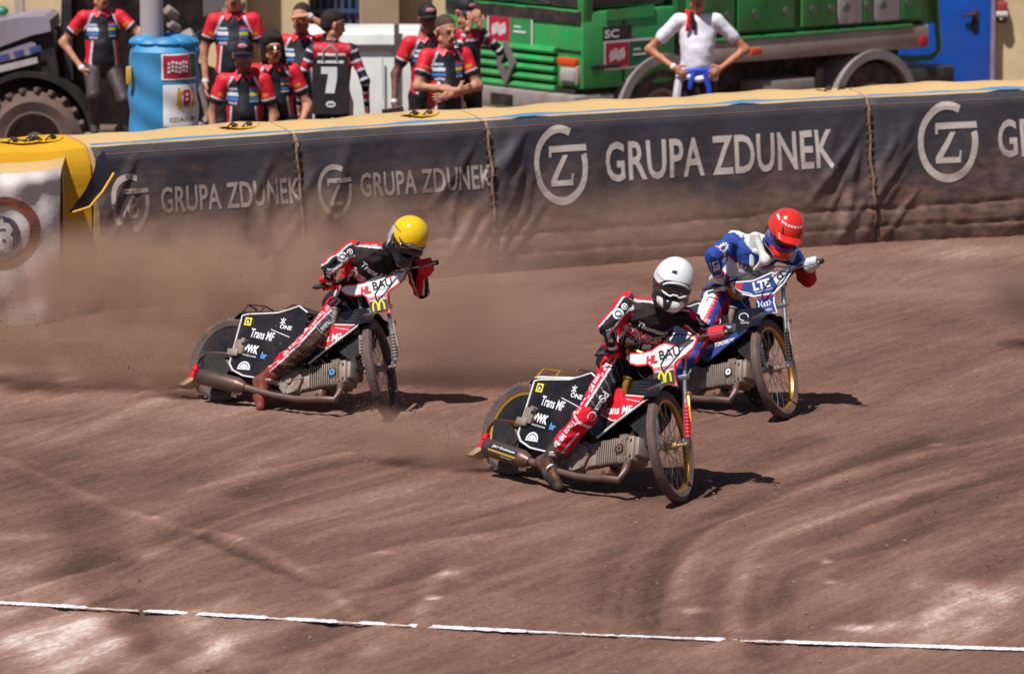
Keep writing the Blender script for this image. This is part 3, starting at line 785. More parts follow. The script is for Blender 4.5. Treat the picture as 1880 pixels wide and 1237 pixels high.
def sign(name, par, O, U, V_, Nn, W, H, split, mg, off, mirror=False):
    """bordered sponsor plate: crimson field with a white word mark, green field with small white lines"""
    d = Decal(O, U, V_, Nn, lift=.006); d.put(rect(W, H), M_wp); s = d
    s.put(rect(W*split-.02, H-.05), M_crim, (-W/2+W*split/2+.012, 0), lift=.004); s.put(rect(W*(1-split)-.03, H-.05), mg, (W/2-W*(1-split)/2-.008, 0), lift=.004)
    cx = -W/2+W*split/2+.01; s.put(text_fit('ORLEN' if False else 'ABC', 0.001, .001), M_wp, (cx, 0), lift=-.2) if False else None
    for yy, ww in ((.13, .30), (0, .33), (-.12, .31)):
        # blurred word mark: short irregular strokes
        for i in range(6):
            s.put(rect(W*split*ww*2/6*.72, H*.12), M_wp, (cx+(i-2.5)*W*split*ww*2/6, yy*H+.012*((i*7+int(yy*50)) % 3-1)), lift=.008)
    gx = W/2-W*(1-split)/2
    s.put(rect(W*(1-split)*.30, H*.06), M_wp, (gx-W*(1-split)*.15, H*.14), lift=.008); s.put(rect(W*(1-split)*.55, H*.07), M_wp, (gx-.02, -H*.03), lift=.008)
    mb = MB()
    for k, (m_, mt_) in s.mbs.items():
        pass
    o = None
    for k, (m_, mt_) in s.mbs.items():
        if o is None: o = m_.build(name, mt_, par, smooth=False, off=off)
        else: m_.build('print', mt_, o, smooth=False, off=off)
    return o
a, z1 = fu(980, 32); b_, z0 = fu(897, 77)
sign('sponsor_plate', cab, T0+TB*(a+b_)/2+TZ*(z0+z1)/2-TA*.01, -TB, TZ, -TA, abs(b_-a), abs(z1-z0), .5, M_gp, to)
a, z1 = su(1107, 75); b_, z0 = su(1196, 122)
sign('sponsor_plate', cab, T0+TA*(a+b_)/2+TZ*(z0+z1)/2-TB*.01, TA, TZ, -TB, abs(b_-a), abs(z1-z0), .5, M_gp2, to)
a, z1 = su(1105, 50); b_, z0 = su(1158, 72)
d = Decal(T0+TA*(a+b_)/2+TZ*(z0+z1)/2-TB*.01, TA, TZ, -TB, lift=.006); d.put(rect(b_-a, z1-z0), mat('sign black', srgb('1b1b20'), .5)); d.put(text_fit('SC', (b_-a)*.5, (z1-z0)*.6, bold=.03), M_wp, (-(b_-a)*.2, 0), lift=.004)
d.build(cab, {'sign black': 'name_plate'}, off=to)
tbox(.55, .57, -.01, 0, zc+.05, 1.7).build('door_seam', M_blk, cab, off=to); tbox(.1, .5, -.035, -.005, 1.12, 1.16, .005).build('door_handle', M_blk, cab, off=to)
spoly([(1112, 20), (1200, 8), (1200, 30), (1112, 38)], -.012, -.004, M_gr, 'side_louvre', cab)
# bumper
tbox(-.12, .45, .0, 2.3, zc-.28, zc-.06, .03).build('bumper', M_gry, tr, off=to); tbox(-.02, .9, .1, 2.2, zc-.1, zc).build('cab_skirt', M_blk, tr, off=to)
tbox(-.14, -.11, 1.0, 1.35, zc-.24, zc-.12).build('tow_slot', M_blk, tr, off=to)
# rear body
ub = su(1246, 60)[0]; ue = su(1702, 40)[0]; zb = su(1340, 66)[1]; zs1 = su(1340, 76)[1]; zs0 = su(1340, 116)[1]
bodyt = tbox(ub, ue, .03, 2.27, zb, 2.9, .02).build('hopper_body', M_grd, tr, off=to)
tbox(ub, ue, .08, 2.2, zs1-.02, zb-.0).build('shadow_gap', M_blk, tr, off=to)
tbox(ub+.1, ue+.02, -.02, 2.3, zs0, zs1+.02, .02).build('chassis_rail', M_bei, tr, off=to); tbox(ub+.1, ue-.25, -.03, .03, zs1-.0, zs1+.045, .01).build('rail_edge', M_gr, tr, off=to)
for pa, pb, mm in ((1352, 1455, M_gr), (1470, 1532, M_gr), (1536, 1580, mat('pale grey paint', srgb('c3bdc4'), .5, dirt=.15)), (1583, 1600, M_gr), (1603, 1649, None), (1652, 1690, M_gr), (1262, 1346, M_gr)):
    mm = mm or _m['pale grey paint']; a, _ = su(pa, 40); b_, _ = su(pb, 40)
    pn = tbox(a, b_, -.03, .035, zb+.04, 2.88, .012).build('side_panel', mm, bodyt, off=to)
    c = T0+TA*(a+(b_-a)*.3)+TZ*(zb+.22)-TB*.03; mb = MB(); mb.cyl(c, c-TB*.02, .05, 14); mb.build('latch', mat('latch steel', srgb('6d7a70'), .4, metal=.6), pn, off=to)
    if b_-a > .5:
        c = T0+TA*(a+(b_-a)*.85)+TZ*(zb+.22)-TB*.03; mb = MB(); mb.cyl(c, c-TB*.02, .05, 14); mb.build('latch', _m['latch steel'], pn, off=to)
a, z1 = su(1375, 89); b_, z0 = su(1394, 99); tbox(a, b_, -.045, -.02, z0, z1, .006).build('side_marker', _m['orange lens'], tr, off=to)
a, z1 = su(1685, 66); b_, z0 = su(1699, 84); tbox(a, b_, -.05, .1, z0, z1, .01).build('tail_light', mat('red lens', srgb('b01c30'), .3), tr, off=to)
mb = MB(); P = [(1728, -30), (1733, 60), (1736, 92), (1722, 106), (1690, 108), (1640, 108)]
mb.tube([T0+TA*su(*p)[0]+TZ*su(*p)[1]+TB*.1 for p in P], .035, 8); mb.build('hydraulic_pipe', M_grd, tr, off=to)
tbox(ue, ue+.35, .15, 2.1, zb-.05, 2.9, .03).build('tailgate', M_gr, tr, off=to)
tbox(.5, ue-.1, .35, 2.0, .38, zs0).build('chassis', mat('chassis black', srgb('17161a'), .8, dirt=.35), tr, off=to)
a, z1 = su(1400, 150); b_, z0 = su(1497, 185); tbox(a, b_, .0, .5, z0, z1, .02).build('side_locker', M_gry, tr, off=to)
a, z1 = su(1500, 122); b_, z0 = su(1512, 180); tbox(a, b_, .0, .1, z0, z1, .01).build('bracket', M_blk, tr, off=to)
a, z1 = su(1660, 128); b_, z0 = su(1752, 160); tbox(a, b_, .0, .7, z0, z1, .01).build('rear_bumper', mat('dark green grey', srgb('26332f'), .6, dirt=.2), tr, off=to)
M_tyre = mat('dusty tyre', srgb('3a3233'), .85, dirt=.5, scale=12, bump=.3)
def truck_wheel(px, py):
    u, z = su(px, py); c = T0+TA*u+TZ*z+TB*.14; mb = MB()
    mb.ring(c, TB, .47, 0, 48, sec=[(.04, -.13), (.055, -.05), (.055, .05), (.04, .13), (-.18, .12), (-.18, -.12), (0, -.15)]); wh = mb.build('wheel', M_tyre, tr, off=to)
    mb = MB(); mb.ring(c-TB*.06, TB, .25, 0, 40, sec=[(.05, -.06), (.05, .06), (.0, .05), (0, -.05)]); mb.cyl(c-TB*.02, c+TB*.05, .27, 32); mb.cyl(c-TB*.10, c, .11, 20)
    for i in range(8): a = i*math.pi/4; q = c+TA*.17*math.cos(a)+TZ*.17*math.sin(a); mb.cyl(q-TB*.05, q, .02, 6)
    mb.build('rim', M_gry, wh, off=to)
    mb = MB(); V = []; F = []; N_ = 26
    for i in range(N_+1):
        a = math.radians(8+164*i/N_)
        for r_, v_ in ((.56, -.05), (.66, -.05), (.66, .42), (.56, .42)): V.append(T0+TA*(u+r_*math.cos(a))+TZ*(z+r_*math.sin(a))+TB*v_)
    for i in range(N_):
        for j in range(4): F.append((i*4+j, i*4+(j+1) % 4, (i+1)*4+(j+1) % 4, (i+1)*4+j))
    F += [(0, 1, 2, 3), tuple(N_*4+k for k in range(4))]
    mb.add(V, F); mb.build('mudguard', M_gry, tr, off=to)
truck_wheel(1216, 212); truck_wheel(1602, 200)

# ------------------------------------------------------------------ tractor
Y1 = 43.6; tz = -.42
tk = empty('tractor', at(200, Y1, tz), 'dusty grey tractor with ribbed front tyre and dark open cab at the left edge', 'tractor'); ko = at(200, Y1, tz)
M_sil = mat('silver bonnet', srgb('9b94a3'), .4, metal=.2, dirt=.4, scale=2.5); M_dk = mat('tractor black', srgb('141418'), .6, dirt=.12); M_dkg = mat('dark glass cab', srgb('1b1a1d'), .25, dirt=.1)
def kpoly(P, y0, y1, m, name, par, bev=False):
    Q = []
    for p in P: q = at(p[0], Y1, 0); Q.append((q.x, zat(p[1], Y1)))
    mb = MB(); mb.prism(Q, (0, Y1+y0, 0), (1, 0, 0), (0, 0, 1), (0, y1-y0, 0)); return mb.build(name, m, par, off=ko, smooth=False)
hd = kpoly([(-160, 60), (0, 40), (40, 33), (84, 31), (94, 38), (96, 58), (60, 66), (0, 88), (-160, 130)], .05, 1.0, M_sil, 'bonnet', tk)
kpoly([(-160, 142), (0, 98), (60, 78), (68, 82), (68, 98), (0, 117), (-160, 160)], .07, .98, M_sil, 'bonnet_side', hd)
kpoly([(-160, 168), (0, 122), (70, 106), (72, 116), (0, 134), (-160, 180)], .03, 1.0, mat('pale grey panel', srgb('b7b0b2'), .5, dirt=.3), 'side_strip', hd)
kpoly([(-160, 130), (96, 60), (110, 150), (60, 135), (-160, 190)], .12, .95, M_dk, 'engine_bay', tk)
d = Decal(at(28, Y1+.06, zat(101, Y1)), (1, 0, .26), (-.26, 0, 1), (0, -1, 0), lift=.008)
for i, wd in enumerate((.10, .14, .1, .12)): d.put(rect(wd, .06), mat('blue print', srgb('2b4a86'), .5), (-.3+i*.17, 0))
d.build(hd, {'blue print': 'side_stripe'}, off=ko)
def kp(px, py, y=0.): q = at(px, Y1+y, 0); return Vector((q.x, Y1+y, zat(py, Y1+y)))
c = kp(66, 256, .12); mb = MB(); R1 = .50
mb.ring(c, (0, 1, 0), R1-.1, 0, 56, sec=[(.10, -.12), (.10, .12), (.0, .19), (-.13, .15), (-.13, -.15), (0, -.19)])
for i in range(22):
    a = 2*math.pi*i/22
    for s_, da in ((-1, 0), (1, math.pi/22)):
        a2 = a+da; cc = c+Vector((math.cos(a2), 0, math.sin(a2)))*(R1+.012)+Vector((0, s_*.08, 0)); R = Matrix.Rotation(-a2, 3, 'Y') @ Matrix.Rotation(s_*.6, 3, 'X'); mb.bbox(cc, (.055, .19, .055), .012, R)
wh = mb.build('wheel', mat('tractor tyre', srgb('5b4f4c'), .9, dirt=.5, scale=6, bump=.4), tk, off=ko)
mb = MB(); mb.ring(c-Vector((0, .02, 0)), (0, 1, 0), .25, 0, 44, sec=[(.03, -.14), (.05, -.14), (.05, .14), (.03, .14), (-.02, .02), (-.02, -.02)]); mb.cyl(c+Vector((0, .03, 0)), c+Vector((0, .06, 0)), .25, 32); mb.cyl(c-Vector((0, .08, 0)), c+Vector((0, .1, 0)), .09, 16)
mb.build('rim', mat('muddy rim', srgb('6f625e'), .7, dirt=.4), wh, off=ko)
def arc_guard(px, py, r, w_, a0, a1, y0, m, name, par, th=.05):
    c = kp(px, py); mb = MB(); V = []; F = []; N_ = 24
    for i in range(N_+1):
        a = math.radians(a0+(a1-a0)*i/N_)
        for rr, yy in ((r, y0), (r+th, y0), (r+th, y0+w_), (r, y0+w_)): V.append(Vector((c.x+rr*math.cos(a), Y1+yy, c.z+rr*math.sin(a))))
    for i in range(N_):
        for j in range(4): F.append((i*4+j, i*4+(j+1) % 4, (i+1)*4+(j+1) % 4, (i+1)*4+j))
    F += [(0, 1, 2, 3), tuple(N_*4+k for k in range(4))]
    mb.add(V, F); return mb.build(name, m, par, off=ko)
kpoly([(-160, 150), (110, 150), (118, 345), (-160, 345)], .55, 1.0, M_dk, 'front_axle_housing', tk)
arc_guard(56, 250, .60, .42, 10, 125, -.06, M_dk, 'mudguard', tk)
cabk = kpoly([(100, 150), (112, -60), (400, -60), (385, 60), (330, 120), (330, 330), (105, 330)], .5, 1.9, M_dkg, 'cab', tk)
kpoly([(112, -60), (129, -60), (131, 152), (116, 152)], .30, .42, mat('cab frame', srgb('20242c'), .5, dirt=.15), 'cab_pillar', cabk)
kpoly([(10, -20), (28, -20), (30, 36), (14, 36)], .9, 1.0, M_bei, 'exhaust_stack', tk)
kpoly([(372, -40), (440, -40), (430, 8), (372, 36)], .3, .36, mat('hazy side glass', srgb('6c6d74'), .2, dirt=.3), 'side_window', cabk)
kpoly([(345, 74), (440, 20), (440, 34), (350, 108)], .1, 1.2, M_dk, 'rear_mudguard', tk)
c = kp(350, 215, .5); mb = MB(); mb.ring(c, (0, 1, 0), .42, 0, 48, sec=[(.12, -.2), (.12, .2), (0, .24), (-.15, .2), (-.15, -.2), (0, -.24)]); mb.cyl(c, c+Vector((0, .1, 0)), .30, 32); mb.build('wheel', _m['tractor tyre'], tk, off=ko)
mb = MB(); mb.bbox(kp(160, 236, .25), (.6, .35, .05), .01); mb.tube([kp(133, 240, .2), kp(150, 180, .3)], .02); mb.build('step', mat('step steel', srgb('6b5a50'), .7, dirt=.4), tk, off=ko)
mb = MB(); mb.bbox(kp(98, 80, .3), (.10, .2, .28), .02); mb.tube([kp(100, 95, .3), kp(104, 150, .3)], .03); mb.build('side_lamp', M_gry, tk, off=ko)
kpoly([(95, 62), (103, 62), (103, 92), (95, 92)], .22, .28, mat('mustard bracket', srgb('8e7426'), .6), 'lamp_bracket', tk)
mb = MB(); mb.ell(kp(8, 20, .6), (.07, .07, .05), 12, 8); mb.build('beacon', mat('green beacon', srgb('148a66'), .4), tk, off=ko)
# grey hydraulic block right of the pole
mb = MB(); 
for q, s_ in (((318, 24), .08), ((322, 48), .07), ((316, 66), .05), ((352, 76), .12), ((388, 222), .09), ((402, 232), .07), ((372, 232), .06)): mb.bbox(kp(*q, -.1), (s_*1.8, s_*1.4, s_*1.2), s_*.25, Matrix.Rotation(s_*9, 3, 'Y') @ Matrix.Rotation(.5, 3, 'Z'))
mb.tube([kp(318, 24, -.1), kp(322, 48, -.1), kp(350, 76, 0), kp(385, 225, 0)], .03); mb.build('hydraulic_block', M_gry, tk, off=ko)

# ------------------------------------------------------------------ pole with blue pad
pY = 36.4; pc = at(284, pY, 0)
pl = empty('steel_pole', Vector((pc.x, pY, 0)), 'pale grey steel pole rising out of the blue padding', 'pole'); po = Vector(pl.location)
mb = MB(); mb.cyl(po, po+Vector((0, 0, 4.0)), .098, 24); mb.build('shaft', mat('lilac grey steel', srgb('a9a0a6'), .5, dirt=.12, scale=4), pl, off=po)
mb = MB(); mb.bbox(po+Vector((0, 0, .01)), (.5, .5, .04), .01); mb.build('base_plate', M_gry, pl, off=po)
pd = empty('blue_post_pad', Vector((pc.x+.10, pY-.02, 0)), 'blue tarpaulin padding round the pole with two sponsor sheets', 'padding'); bo_ = Vector(pd.location)
R_p = .29; zt = zat(84, pY-.3)
def pad(a, z, l=0.):
    rr = R_p+l+.010*math.sin(a*5+z*7)+.008*math.sin(z*23+a*3)+.012*math.exp(-((z-.42-.10*math.sin(a))/.02)**2)-(.05*max(0, (z-zt+.06)/.06))
    return bo_+Vector((rr*math.sin(a), -rr*math.cos(a), z))
V = []; F = []; na, nz = 56, 60
for j in range(nz+1):
    for i in range(na): V.append(pad(2*math.pi*i/na, zt*j/nz+(.015*math.sin(i*.6) if j == nz else 0)))
for j in range(nz):
    for i in range(na): F.append((j*na+i, j*na+(i+1) % na, (j+1)*na+(i+1) % na, (j+1)*na+i))
V.append(bo_+Vector((0, 0, zt+.02)))
for i in range(na): F.append((nz*na+i, nz*na+(i+1) % na, len(V)-1))
mb = MB(); mb.add(V, F); mb.build('padding', mat('pool blue tarpaulin', srgb('2f86bd'), .5, dirt=.12, scale=4, bump=.2), pd, off=bo_)
mb = MB(); 
for i in range(9): a = i*.7; mb.ell(bo_+Vector((.17*math.cos(a), .17*math.sin(a), zt+.01)), (.13, .10, .045+.01*(i % 3)), 12, 8)
mb.build('gathered_top', _m['pool blue tarpaulin'], pd, off=bo_)
def paddec(VF, m, nm, a0, z0, par, l=.006):
    V, F = subdiv(*VF, .03); mb = MB(); mb.add([pad(a0+p[0]/R_p, z0+p[1], l) for p in V], F); return mb.build(nm, m, par, smooth=False, off=bo_)
zA = zat(123, pY-.3); zB = zat(194, pY-.3); hA = .22; hB = .345
s1 = paddec(rect(.36, hA, 8), M_wp, 'sponsor_sheet', .62, zA, pd); paddec(rect(.235, hA-.03, 6), M_crim, 'print', .62-.045/R_p, zA, s1, .009); paddec(rect(.09, hA-.03, 3), M_gp2, 'print', .62+.125/R_p, zA, s1, .009)
for yy in (.035, 0, -.035):
    for i in range(6): paddec(rect(.022, .024), M_wp, 'print', .62+(-.045+(i-2.5)*.029)/R_p, zA+yy+.006*((i*5) % 3-1), s1, .012)
s2 = paddec(rect(.36, hB, 8), M_wp, 'city_sheet', .66, zB, pd)
M_gold = mat('gold print', srgb('c9962b'), .5, dirt=.05); M_bk = mat('black print', srgb('1c1c22'), .5, dirt=.05)
paddec((np.array([(-.03, .0), (-.03, .10), (.035, .10), (.035, 0), (.02, -.035), (.0, -.05), (-.02, -.035)]), [tuple(range(7))]), M_crim, 'coat_of_arms', .72, zB+.03, s2, .010)
for dx in (-.065, .07):
    for k_, (w_, h_, x_, y_) in enumerate(((.03, .10, 0, 0), (.045, .02, .01 if dx < 0 else -.01, .05), (.05, .018, 0, -.05), (.02, .03, 0, .07))): paddec(rect(w_, h_), M_gold, 'coat_of_arms', .72+(dx+x_)/R_p, zB+.06+y_, s2, .010)
paddec(rect(.15, .014), M_gold, 'coat_of_arms', .72, zB-.01, s2, .010)
for yy in (.06, .02): paddec(rect(.028, .008), M_wp, 'coat_of_arms', .72, zB+.03+yy, s2, .013); paddec(rect(.008, .028), M_wp, 'coat_of_arms', .72, zB+.03+yy, s2, .013)
V, F = text_fit('GDAŃSK', .26, .05); paddec((V, F), M_bk, 'lettering', .66, zB-.11, s2, .010)
mb = MB(); mb.bbox(bo_+Vector((-.28, -.15, zat(135, pY))), (.05, .06, .15), .01); mb.build('strap_buckle', mat('ochre buckle', srgb('c79a3c'), .6), pd, off=bo_)

# ------------------------------------------------------------------ speedway motorcycles
WB, RR, RF = 1.30, .30, .335
RAKE = math.radians(22); SAX = Vector((-math.sin(RAKE), 0, math.cos(RAKE))); SC = Vector((WB-.05, 0, RF))
BIKE = {'white': ([[0.7133, 0.6412, 0.2831], [-0.7008, 0.6457, 0.3033], [0.0117, -0.4147, 0.9099]], (-.023, 26.43, 0), 73.5),
        'yellow': ([[0.8375, 0.4965, 0.2283], [-0.5463, 0.7501, 0.3726], [0.0138, -0.4368, 0.8995]], (-1.987, 29.08, 0), 74.2),
        'red': ([[0.7293, 0.6381, 0.247], [-0.6842, 0.6771, 0.2708], [0.0056, -0.3665, 0.9304]], (.766, 29.30, 0), 78)}
def bike_matrix(k):
    R, T, d = BIKE[k]; return Matrix.Translation(Vector(T)) @ Matrix(R).to_4x4()
def steer_matrix(k):
    d = -math.radians(BIKE[k][2]); return Matrix.Translation(SC) @ Matrix.Rotation(d, 4, SAX) @ Matrix.Translation(-SC)
M_rub = mat('race tyre rubber', srgb('4a4142'), .8, dirt=.5, scale=16, bump=.3)
M_alu = mat('dusty cast alloy', srgb('8c8178'), .6, metal=.25, dirt=.6, scale=14, bump=.2)
M_chr = mat('bright steel', srgb('b6bcc8'), .22, metal=.9, dirt=.15)
M_pipe = mat('heat tinted exhaust', srgb('6e5c58'), .45, metal=.5, dirt=.5, scale=8)
M_black = mat('gloss black', srgb('090c13'), .35, dirt=.09, coat=.2, scale=7)
M_blackm = mat('matt black', srgb('0c0d11'), .6, dirt=.14)
M_gold = _m['gold print']; M_goldr = mat('gold anodised rim', srgb('c8923a'), .3, metal=.7, dirt=.2); M_white = mat('white enamel', srgb('dcdfe4'), .4, dirt=.12)
M_red = mat('race red', srgb('d8122e'), .45, dirt=.08, scale=12); M_navy = mat('panel navy', srgb('14263f'), .4, dirt=.18, coat=.3)
M_lw = mat('lettering white', srgb('dfe3ea'), .5, dirt=.06); M_lb = mat('lettering black', srgb('14141a'), .5, dirt=.0); M_lr = mat('lettering red', srgb('d01c2f'), .5, dirt=.0)
M_yl = mat('signal yellow print', srgb('f0d417'), .5, dirt=.03); M_dg = mat('bottle green print', srgb('1d3a2c'), .5, dirt=.05); M_lblue = mat('lettering pale blue', srgb('4c8fd0'), .5, dirt=.0)
M_spoke = mat('spoke steel', srgb('8f8a88'), .35, metal=.8, dirt=.3)
M_rblu = mat('race blue', srgb('1c3f86'), .5, dirt=.1)

def mirror_pts(P): return [(x, -y, z) for x, y, z in P]
def make_bike(k, label):
    PS = Matrix.Translation((-.035, 0, -.02)); PF = Matrix.Translation((-.04, 0, -.025)); PX = Matrix.Translation((.012, 0, -.035)); yo = .05 if k == 'yellow' else 0.
    M = bike_matrix(k); root = empty('speedway_motorcycle', M, label, 'motorcycle', 'speedway motorcycles sliding through the bend')
    S = steer_matrix(k); red = k == 'red'; rimm = M_blackm if k == 'yellow' else M_goldr
    # rear wheel
    c = Vector((0, 0, RR)); Y = Vector((0, 1, 0))
    mb = MB(); mb.ring(c, Y, RR-.05, 0, 64, sec=[(.045, -.03), (.052, 0), (.045, .03), (.02, .042), (-.015, .03), (-.015, -.03), (.02, -.042)])
    for i in range(44):
        a = 2*math.pi*i/44
        for s_ in (-1, 0, 1): mb.box(c+Vector((math.cos(a+s_*.05), 0, math.sin(a+s_*.05)))*(RR-.002)+Vector((0, s_*.022, 0)), (.012, .016, .02), Matrix.Rotation(-a, 3, 'Y'))
    rw = mb.build('rear_wheel', M_rub, root)
    mb = MB(); mb.ring(c, Y, RR-.07, 0, 56, sec=[(.012, -.028), (.012, .028), (-.008, .022), (-.012, 0), (-.008, -.022)]); mb.build('rim', rimm, rw)
    mb = MB(); mb.cyl(c-Y*.022, c+Y*.022, RR-.075, 48); cov = mb.build('disc_cover', M_black, rw)
    mb = MB(); mb.cyl(c-Y*.05, c+Y*.05, .035, 20); mb.cyl(c-Y*.12, c+Y*.12, .011, 10); mb.build('hub', M_alu, rw)
    if k == 'white':
        d = Decal(c-Y*.0235, (1, 0, 0), (0, 0, 1), (0, -1, 0), lift=.001)
        q = [(.2*math.cos(a), .2*math.sin(a)) for a in np.radians(np.linspace(180, 290, 14))]+[(.02, -.07), (-.05, -.10), (-.09, -.04)]
        d.put((np.array(q), [tuple(range(len(q)))]), M_white); d.put(disc(.222, 48, .212), M_goldr); d.build(cov, {'white enamel': 'white_segment', 'gold anodised rim': 'gold_ring'})
    # front wheel (steered)
    c = Vector((WB, .0, RF)); mb = MB(); mb.M = S
    mb.ring(c, Y, RF-.04, 0, 72, sec=[(.034, -.022), (.041, 0), (.034, .022), (.012, .033), (-.012, .020), (-.012, -.020), (.012, -.033)])
    for s_ in (-1, 1): mb.ring(c+Y*.014*s_, Y, RF-.0025, 0, 72, sec=[(.004, -.004), (.004, .004), (-.004, .004), (-.004, -.004)])
    fw = mb.build('front_wheel', M_rub, root)
    mb = MB(); mb.M = S; mb.ring(c, Y, RF-.062, 0, 64, sec=[(.012, -.018), (.012, .018), (-.006, .015), (-.011, 0), (-.006, -.015)]); mb.build('rim', rimm, fw)
    mb = MB(); mb.M = S
    for i in range(32):
        a = 2*math.pi*i/32; s_ = (-1)**i; off = .9 if (i//2) % 2 else -.9
        mb.tube([c+Y*.028*s_+Vector((math.cos(a+off), 0, math.sin(a+off)))*.022, c+Y*.004*s_+Vector((math.cos(a), 0, math.sin(a)))*(RF-.068)], .0018, 4)
    mb.build('spokes', M_spoke, fw)
    mb = MB(); mb.M = S; mb.cyl(c-Y*.045, c+Y*.045, .022, 16); mb.cyl(c-Y*.03, c-Y*.024, .036, 16); mb.cyl(c+Y*.03, c+Y*.024, .036, 16); mb.cyl(c-Y*.11, c+Y*.11, .009, 8)
    mb.build('hub', M_alu if k != 'white' else mat('brass alloy', srgb('b39a5c'), .45, metal=.5, dirt=.4), fw)
    # frame
    head = Vector((1.03, 0, .80)); mb = MB()
    for P, r in (([(1.03, 0, .80), (.95, 0, .70), (.62, 0, .60), (.45, 0, .58)], .019), ([(1.04, 0, .76), (.98, 0, .52), (.90, 0, .36), (.86, 0, .14)], .019), ([(.86, 0, .14), (.62, -.03, .11), (.40, -.06, .18)], .016),
                 ([(.62, .0, .60), (.40, -.08, .42), (.0, -.085, .30)], .013), ([(.62, .0, .60), (.40, .08, .42), (.0, .085, .30)], .013), ([(.40, -.06, .18), (.2, -.085, .24), (0, -.085, .30)], .013), ([(.40, .06, .18), (.2, .085, .24), (0, .085, .30)], .013), ([(.62, 0, .11), (.60, 0, .60)], .016)):
        mb.tube(P, r, 8)
    mb.cyl((1.055, 0, .70), (.995, 0, .84), .03, 14)
    mb.build('frame', M_blackm if k != 'white' else mat('frame bronze', srgb('7d5230'), .4, metal=.6, dirt=.2), root)
    # engine: crankcase, finned barrel laid forward, head
    ang = math.radians(15.5); ex = Vector((math.cos(ang), 0, math.sin(ang))); ez = Vector((-math.sin(ang), 0, math.cos(ang))); e0 = Vector((.642, -.04, .158))
    RE = Matrix((ex, Y, ez)).transposed()
    mb = MB(); mb.cyl(e0-Y*.075, e0+Y*.11, .105, 28); mb.bbox(e0+ex*.06, (.16, .16, .15), .02, RE); eng = mb.build('engine', M_alu, root)
    mb = MB(); q = [(.0, .085), (.075, .055), (.10, .0), (.06, -.08), (-.04, -.09), (-.095, -.02), (-.06, .07)]
    mb.prism(q, e0-Y*.075, ex, ez, -Y*.028); mb.cyl(e0-Y*.10, e0-Y*.118, .022, 12)
    for p in q: mb.cyl(e0-Y*.10+ex*p[0]*.86+ez*p[1]*.86, e0-Y*.111+ex*p[0]*.86+ez*p[1]*.86, .008, 6)
    for i in range(6): a = i*math.pi/3; mb.tube([e0-Y*.104+(ex*math.cos(a)+ez*math.sin(a))*.02, e0-Y*.104+(ex*math.cos(a)+ez*math.sin(a))*.062], .004, 5)
    mb.build('crankcase_cover', M_alu, eng)
    mb = MB(); mb.bbox(e0+ex*.22, (.17, .12, .115), .01, RE)
    for i in range(11): mb.bbox(e0+ex*(.145+i*.0165), (.0065, .175-.0008*i, .15+.004*math.sin(i)), .002, RE)
    mb.build('cylinder_fins', M_alu, eng)
    mb = MB(); hc = e0+ex*.375; mb.bbox(hc, (.10, .16, .16), .016, RE); mb.bbox(hc+ex*.058+ez*.01, (.04, .13, .12), .012, RE)
    for i in range(5): mb.bbox(hc-ex*.05+ex*i*.012+ez*.0, (.005, .185, .178), .002, RE)
    for a_, b_ in ((-.055, .06), (.0, .062), (-.055, -.06), (0, -.062), (.05, .05), (.05, -.05)): mb.cyl(hc+ex*a_*.6+ez*b_-Y*.075, hc+ex*a_*.6+ez*b_-Y*.094, .008, 6)
    mb.build('cylinder_head', M_alu, eng)
    d = Decal(hc-ex*.045-Y*.095, ex, ez, -Y, lift=.002); d.put(disc(.030, 20, 0, 1.1), M_blackm)
    d.put(disc(.022, 16, .009), M_lw if red else M_lblue if k == 'yellow' else mat('worn bronze', srgb('6b4b3a'), .5), lift=.002); d.build(eng, {}, None)
    mb = MB(); mb.bbox(e0-ez*.11+ex*.12, (.22, .12, .05), .01, RE); mb.cyl(e0+ex*.16-ez*.135-Y*.07, e0+ex*.20-ez*.13-Y*.07, .018, 10); mb.build('gearbox_plate', _m['worn bronze'] if 'worn bronze' in _m else M_alu, eng)
    # exhaust
    mb = MB(); mb.tube([hc-ez*.07-ex*.0-Y*.05, hc-ez*.10+ex*.015-Y*.08, hc-ez*.155+ex*.025-Y*.11, hc-ez*.215+ex*.0-Y*.125, Vector((.93, -.17, .045)), Vector((.87, -.175, .036)), Vector((.74, -.18, .028)), Vector((.58, -.185, .038)), Vector((.44, -.19, .055)), Vector((.33, -.195, .07))],
                       [.023, .024, .024, .023, .022, .021, .021, .021, .021, .024], 14)
    ep = mb.build('exhaust_pipe', M_pipe, root)
    mb = MB(); a, b = Vector((.34, -.20, .068)), Vector((-.05, -.205, .115)); ax_ = (b-a).normalized()
    mb.tube([a, a+ax_*.04, a+ax_*.07, b-ax_*.03, b, b+ax_*.004], [.028, .046, .055, .055, .046, .030], 22); sil = mb.build('silencer', mat('smoked steel silencer', srgb('4b4443'), .4, metal=.5, dirt=.5, scale=7), root)
    if k == 'white':
        mid = (a+b)/2; up_ = Vector((0, -.5, .86)); up_ = Vector((0, .25, .97)); d = Decal(mid+Vector((0, -.052, .012)), (b-a).normalized()*-1, up_-ax_*up_.dot(ax_), Vector((0, -.97, .25)), lift=.0)
        bv = bvh_of(np.array([tuple(v.co) for v in sil.data.vertices]), [tuple(p.vertices) for p in sil.data.polygons])
        d.bvh = bv; d.lift = .002; d.put(rect(.24, .034, 10), M_lb, (.0, 0)); d.put(text_fit('Jörg Grohmann', .20, .022, bold=.02), M_lw, (.005, .001), lift=.002); d.put(rect(.24, .010, 8), M_gold, (-.0, -.026), lift=.001); d.put(text_fit('Hausmeister', .10, .007), M_lw, (.04, -.04), lift=.001)
        d.build(sil, {'lettering black': 'name_strip', 'gold print': 'gold_strip'})
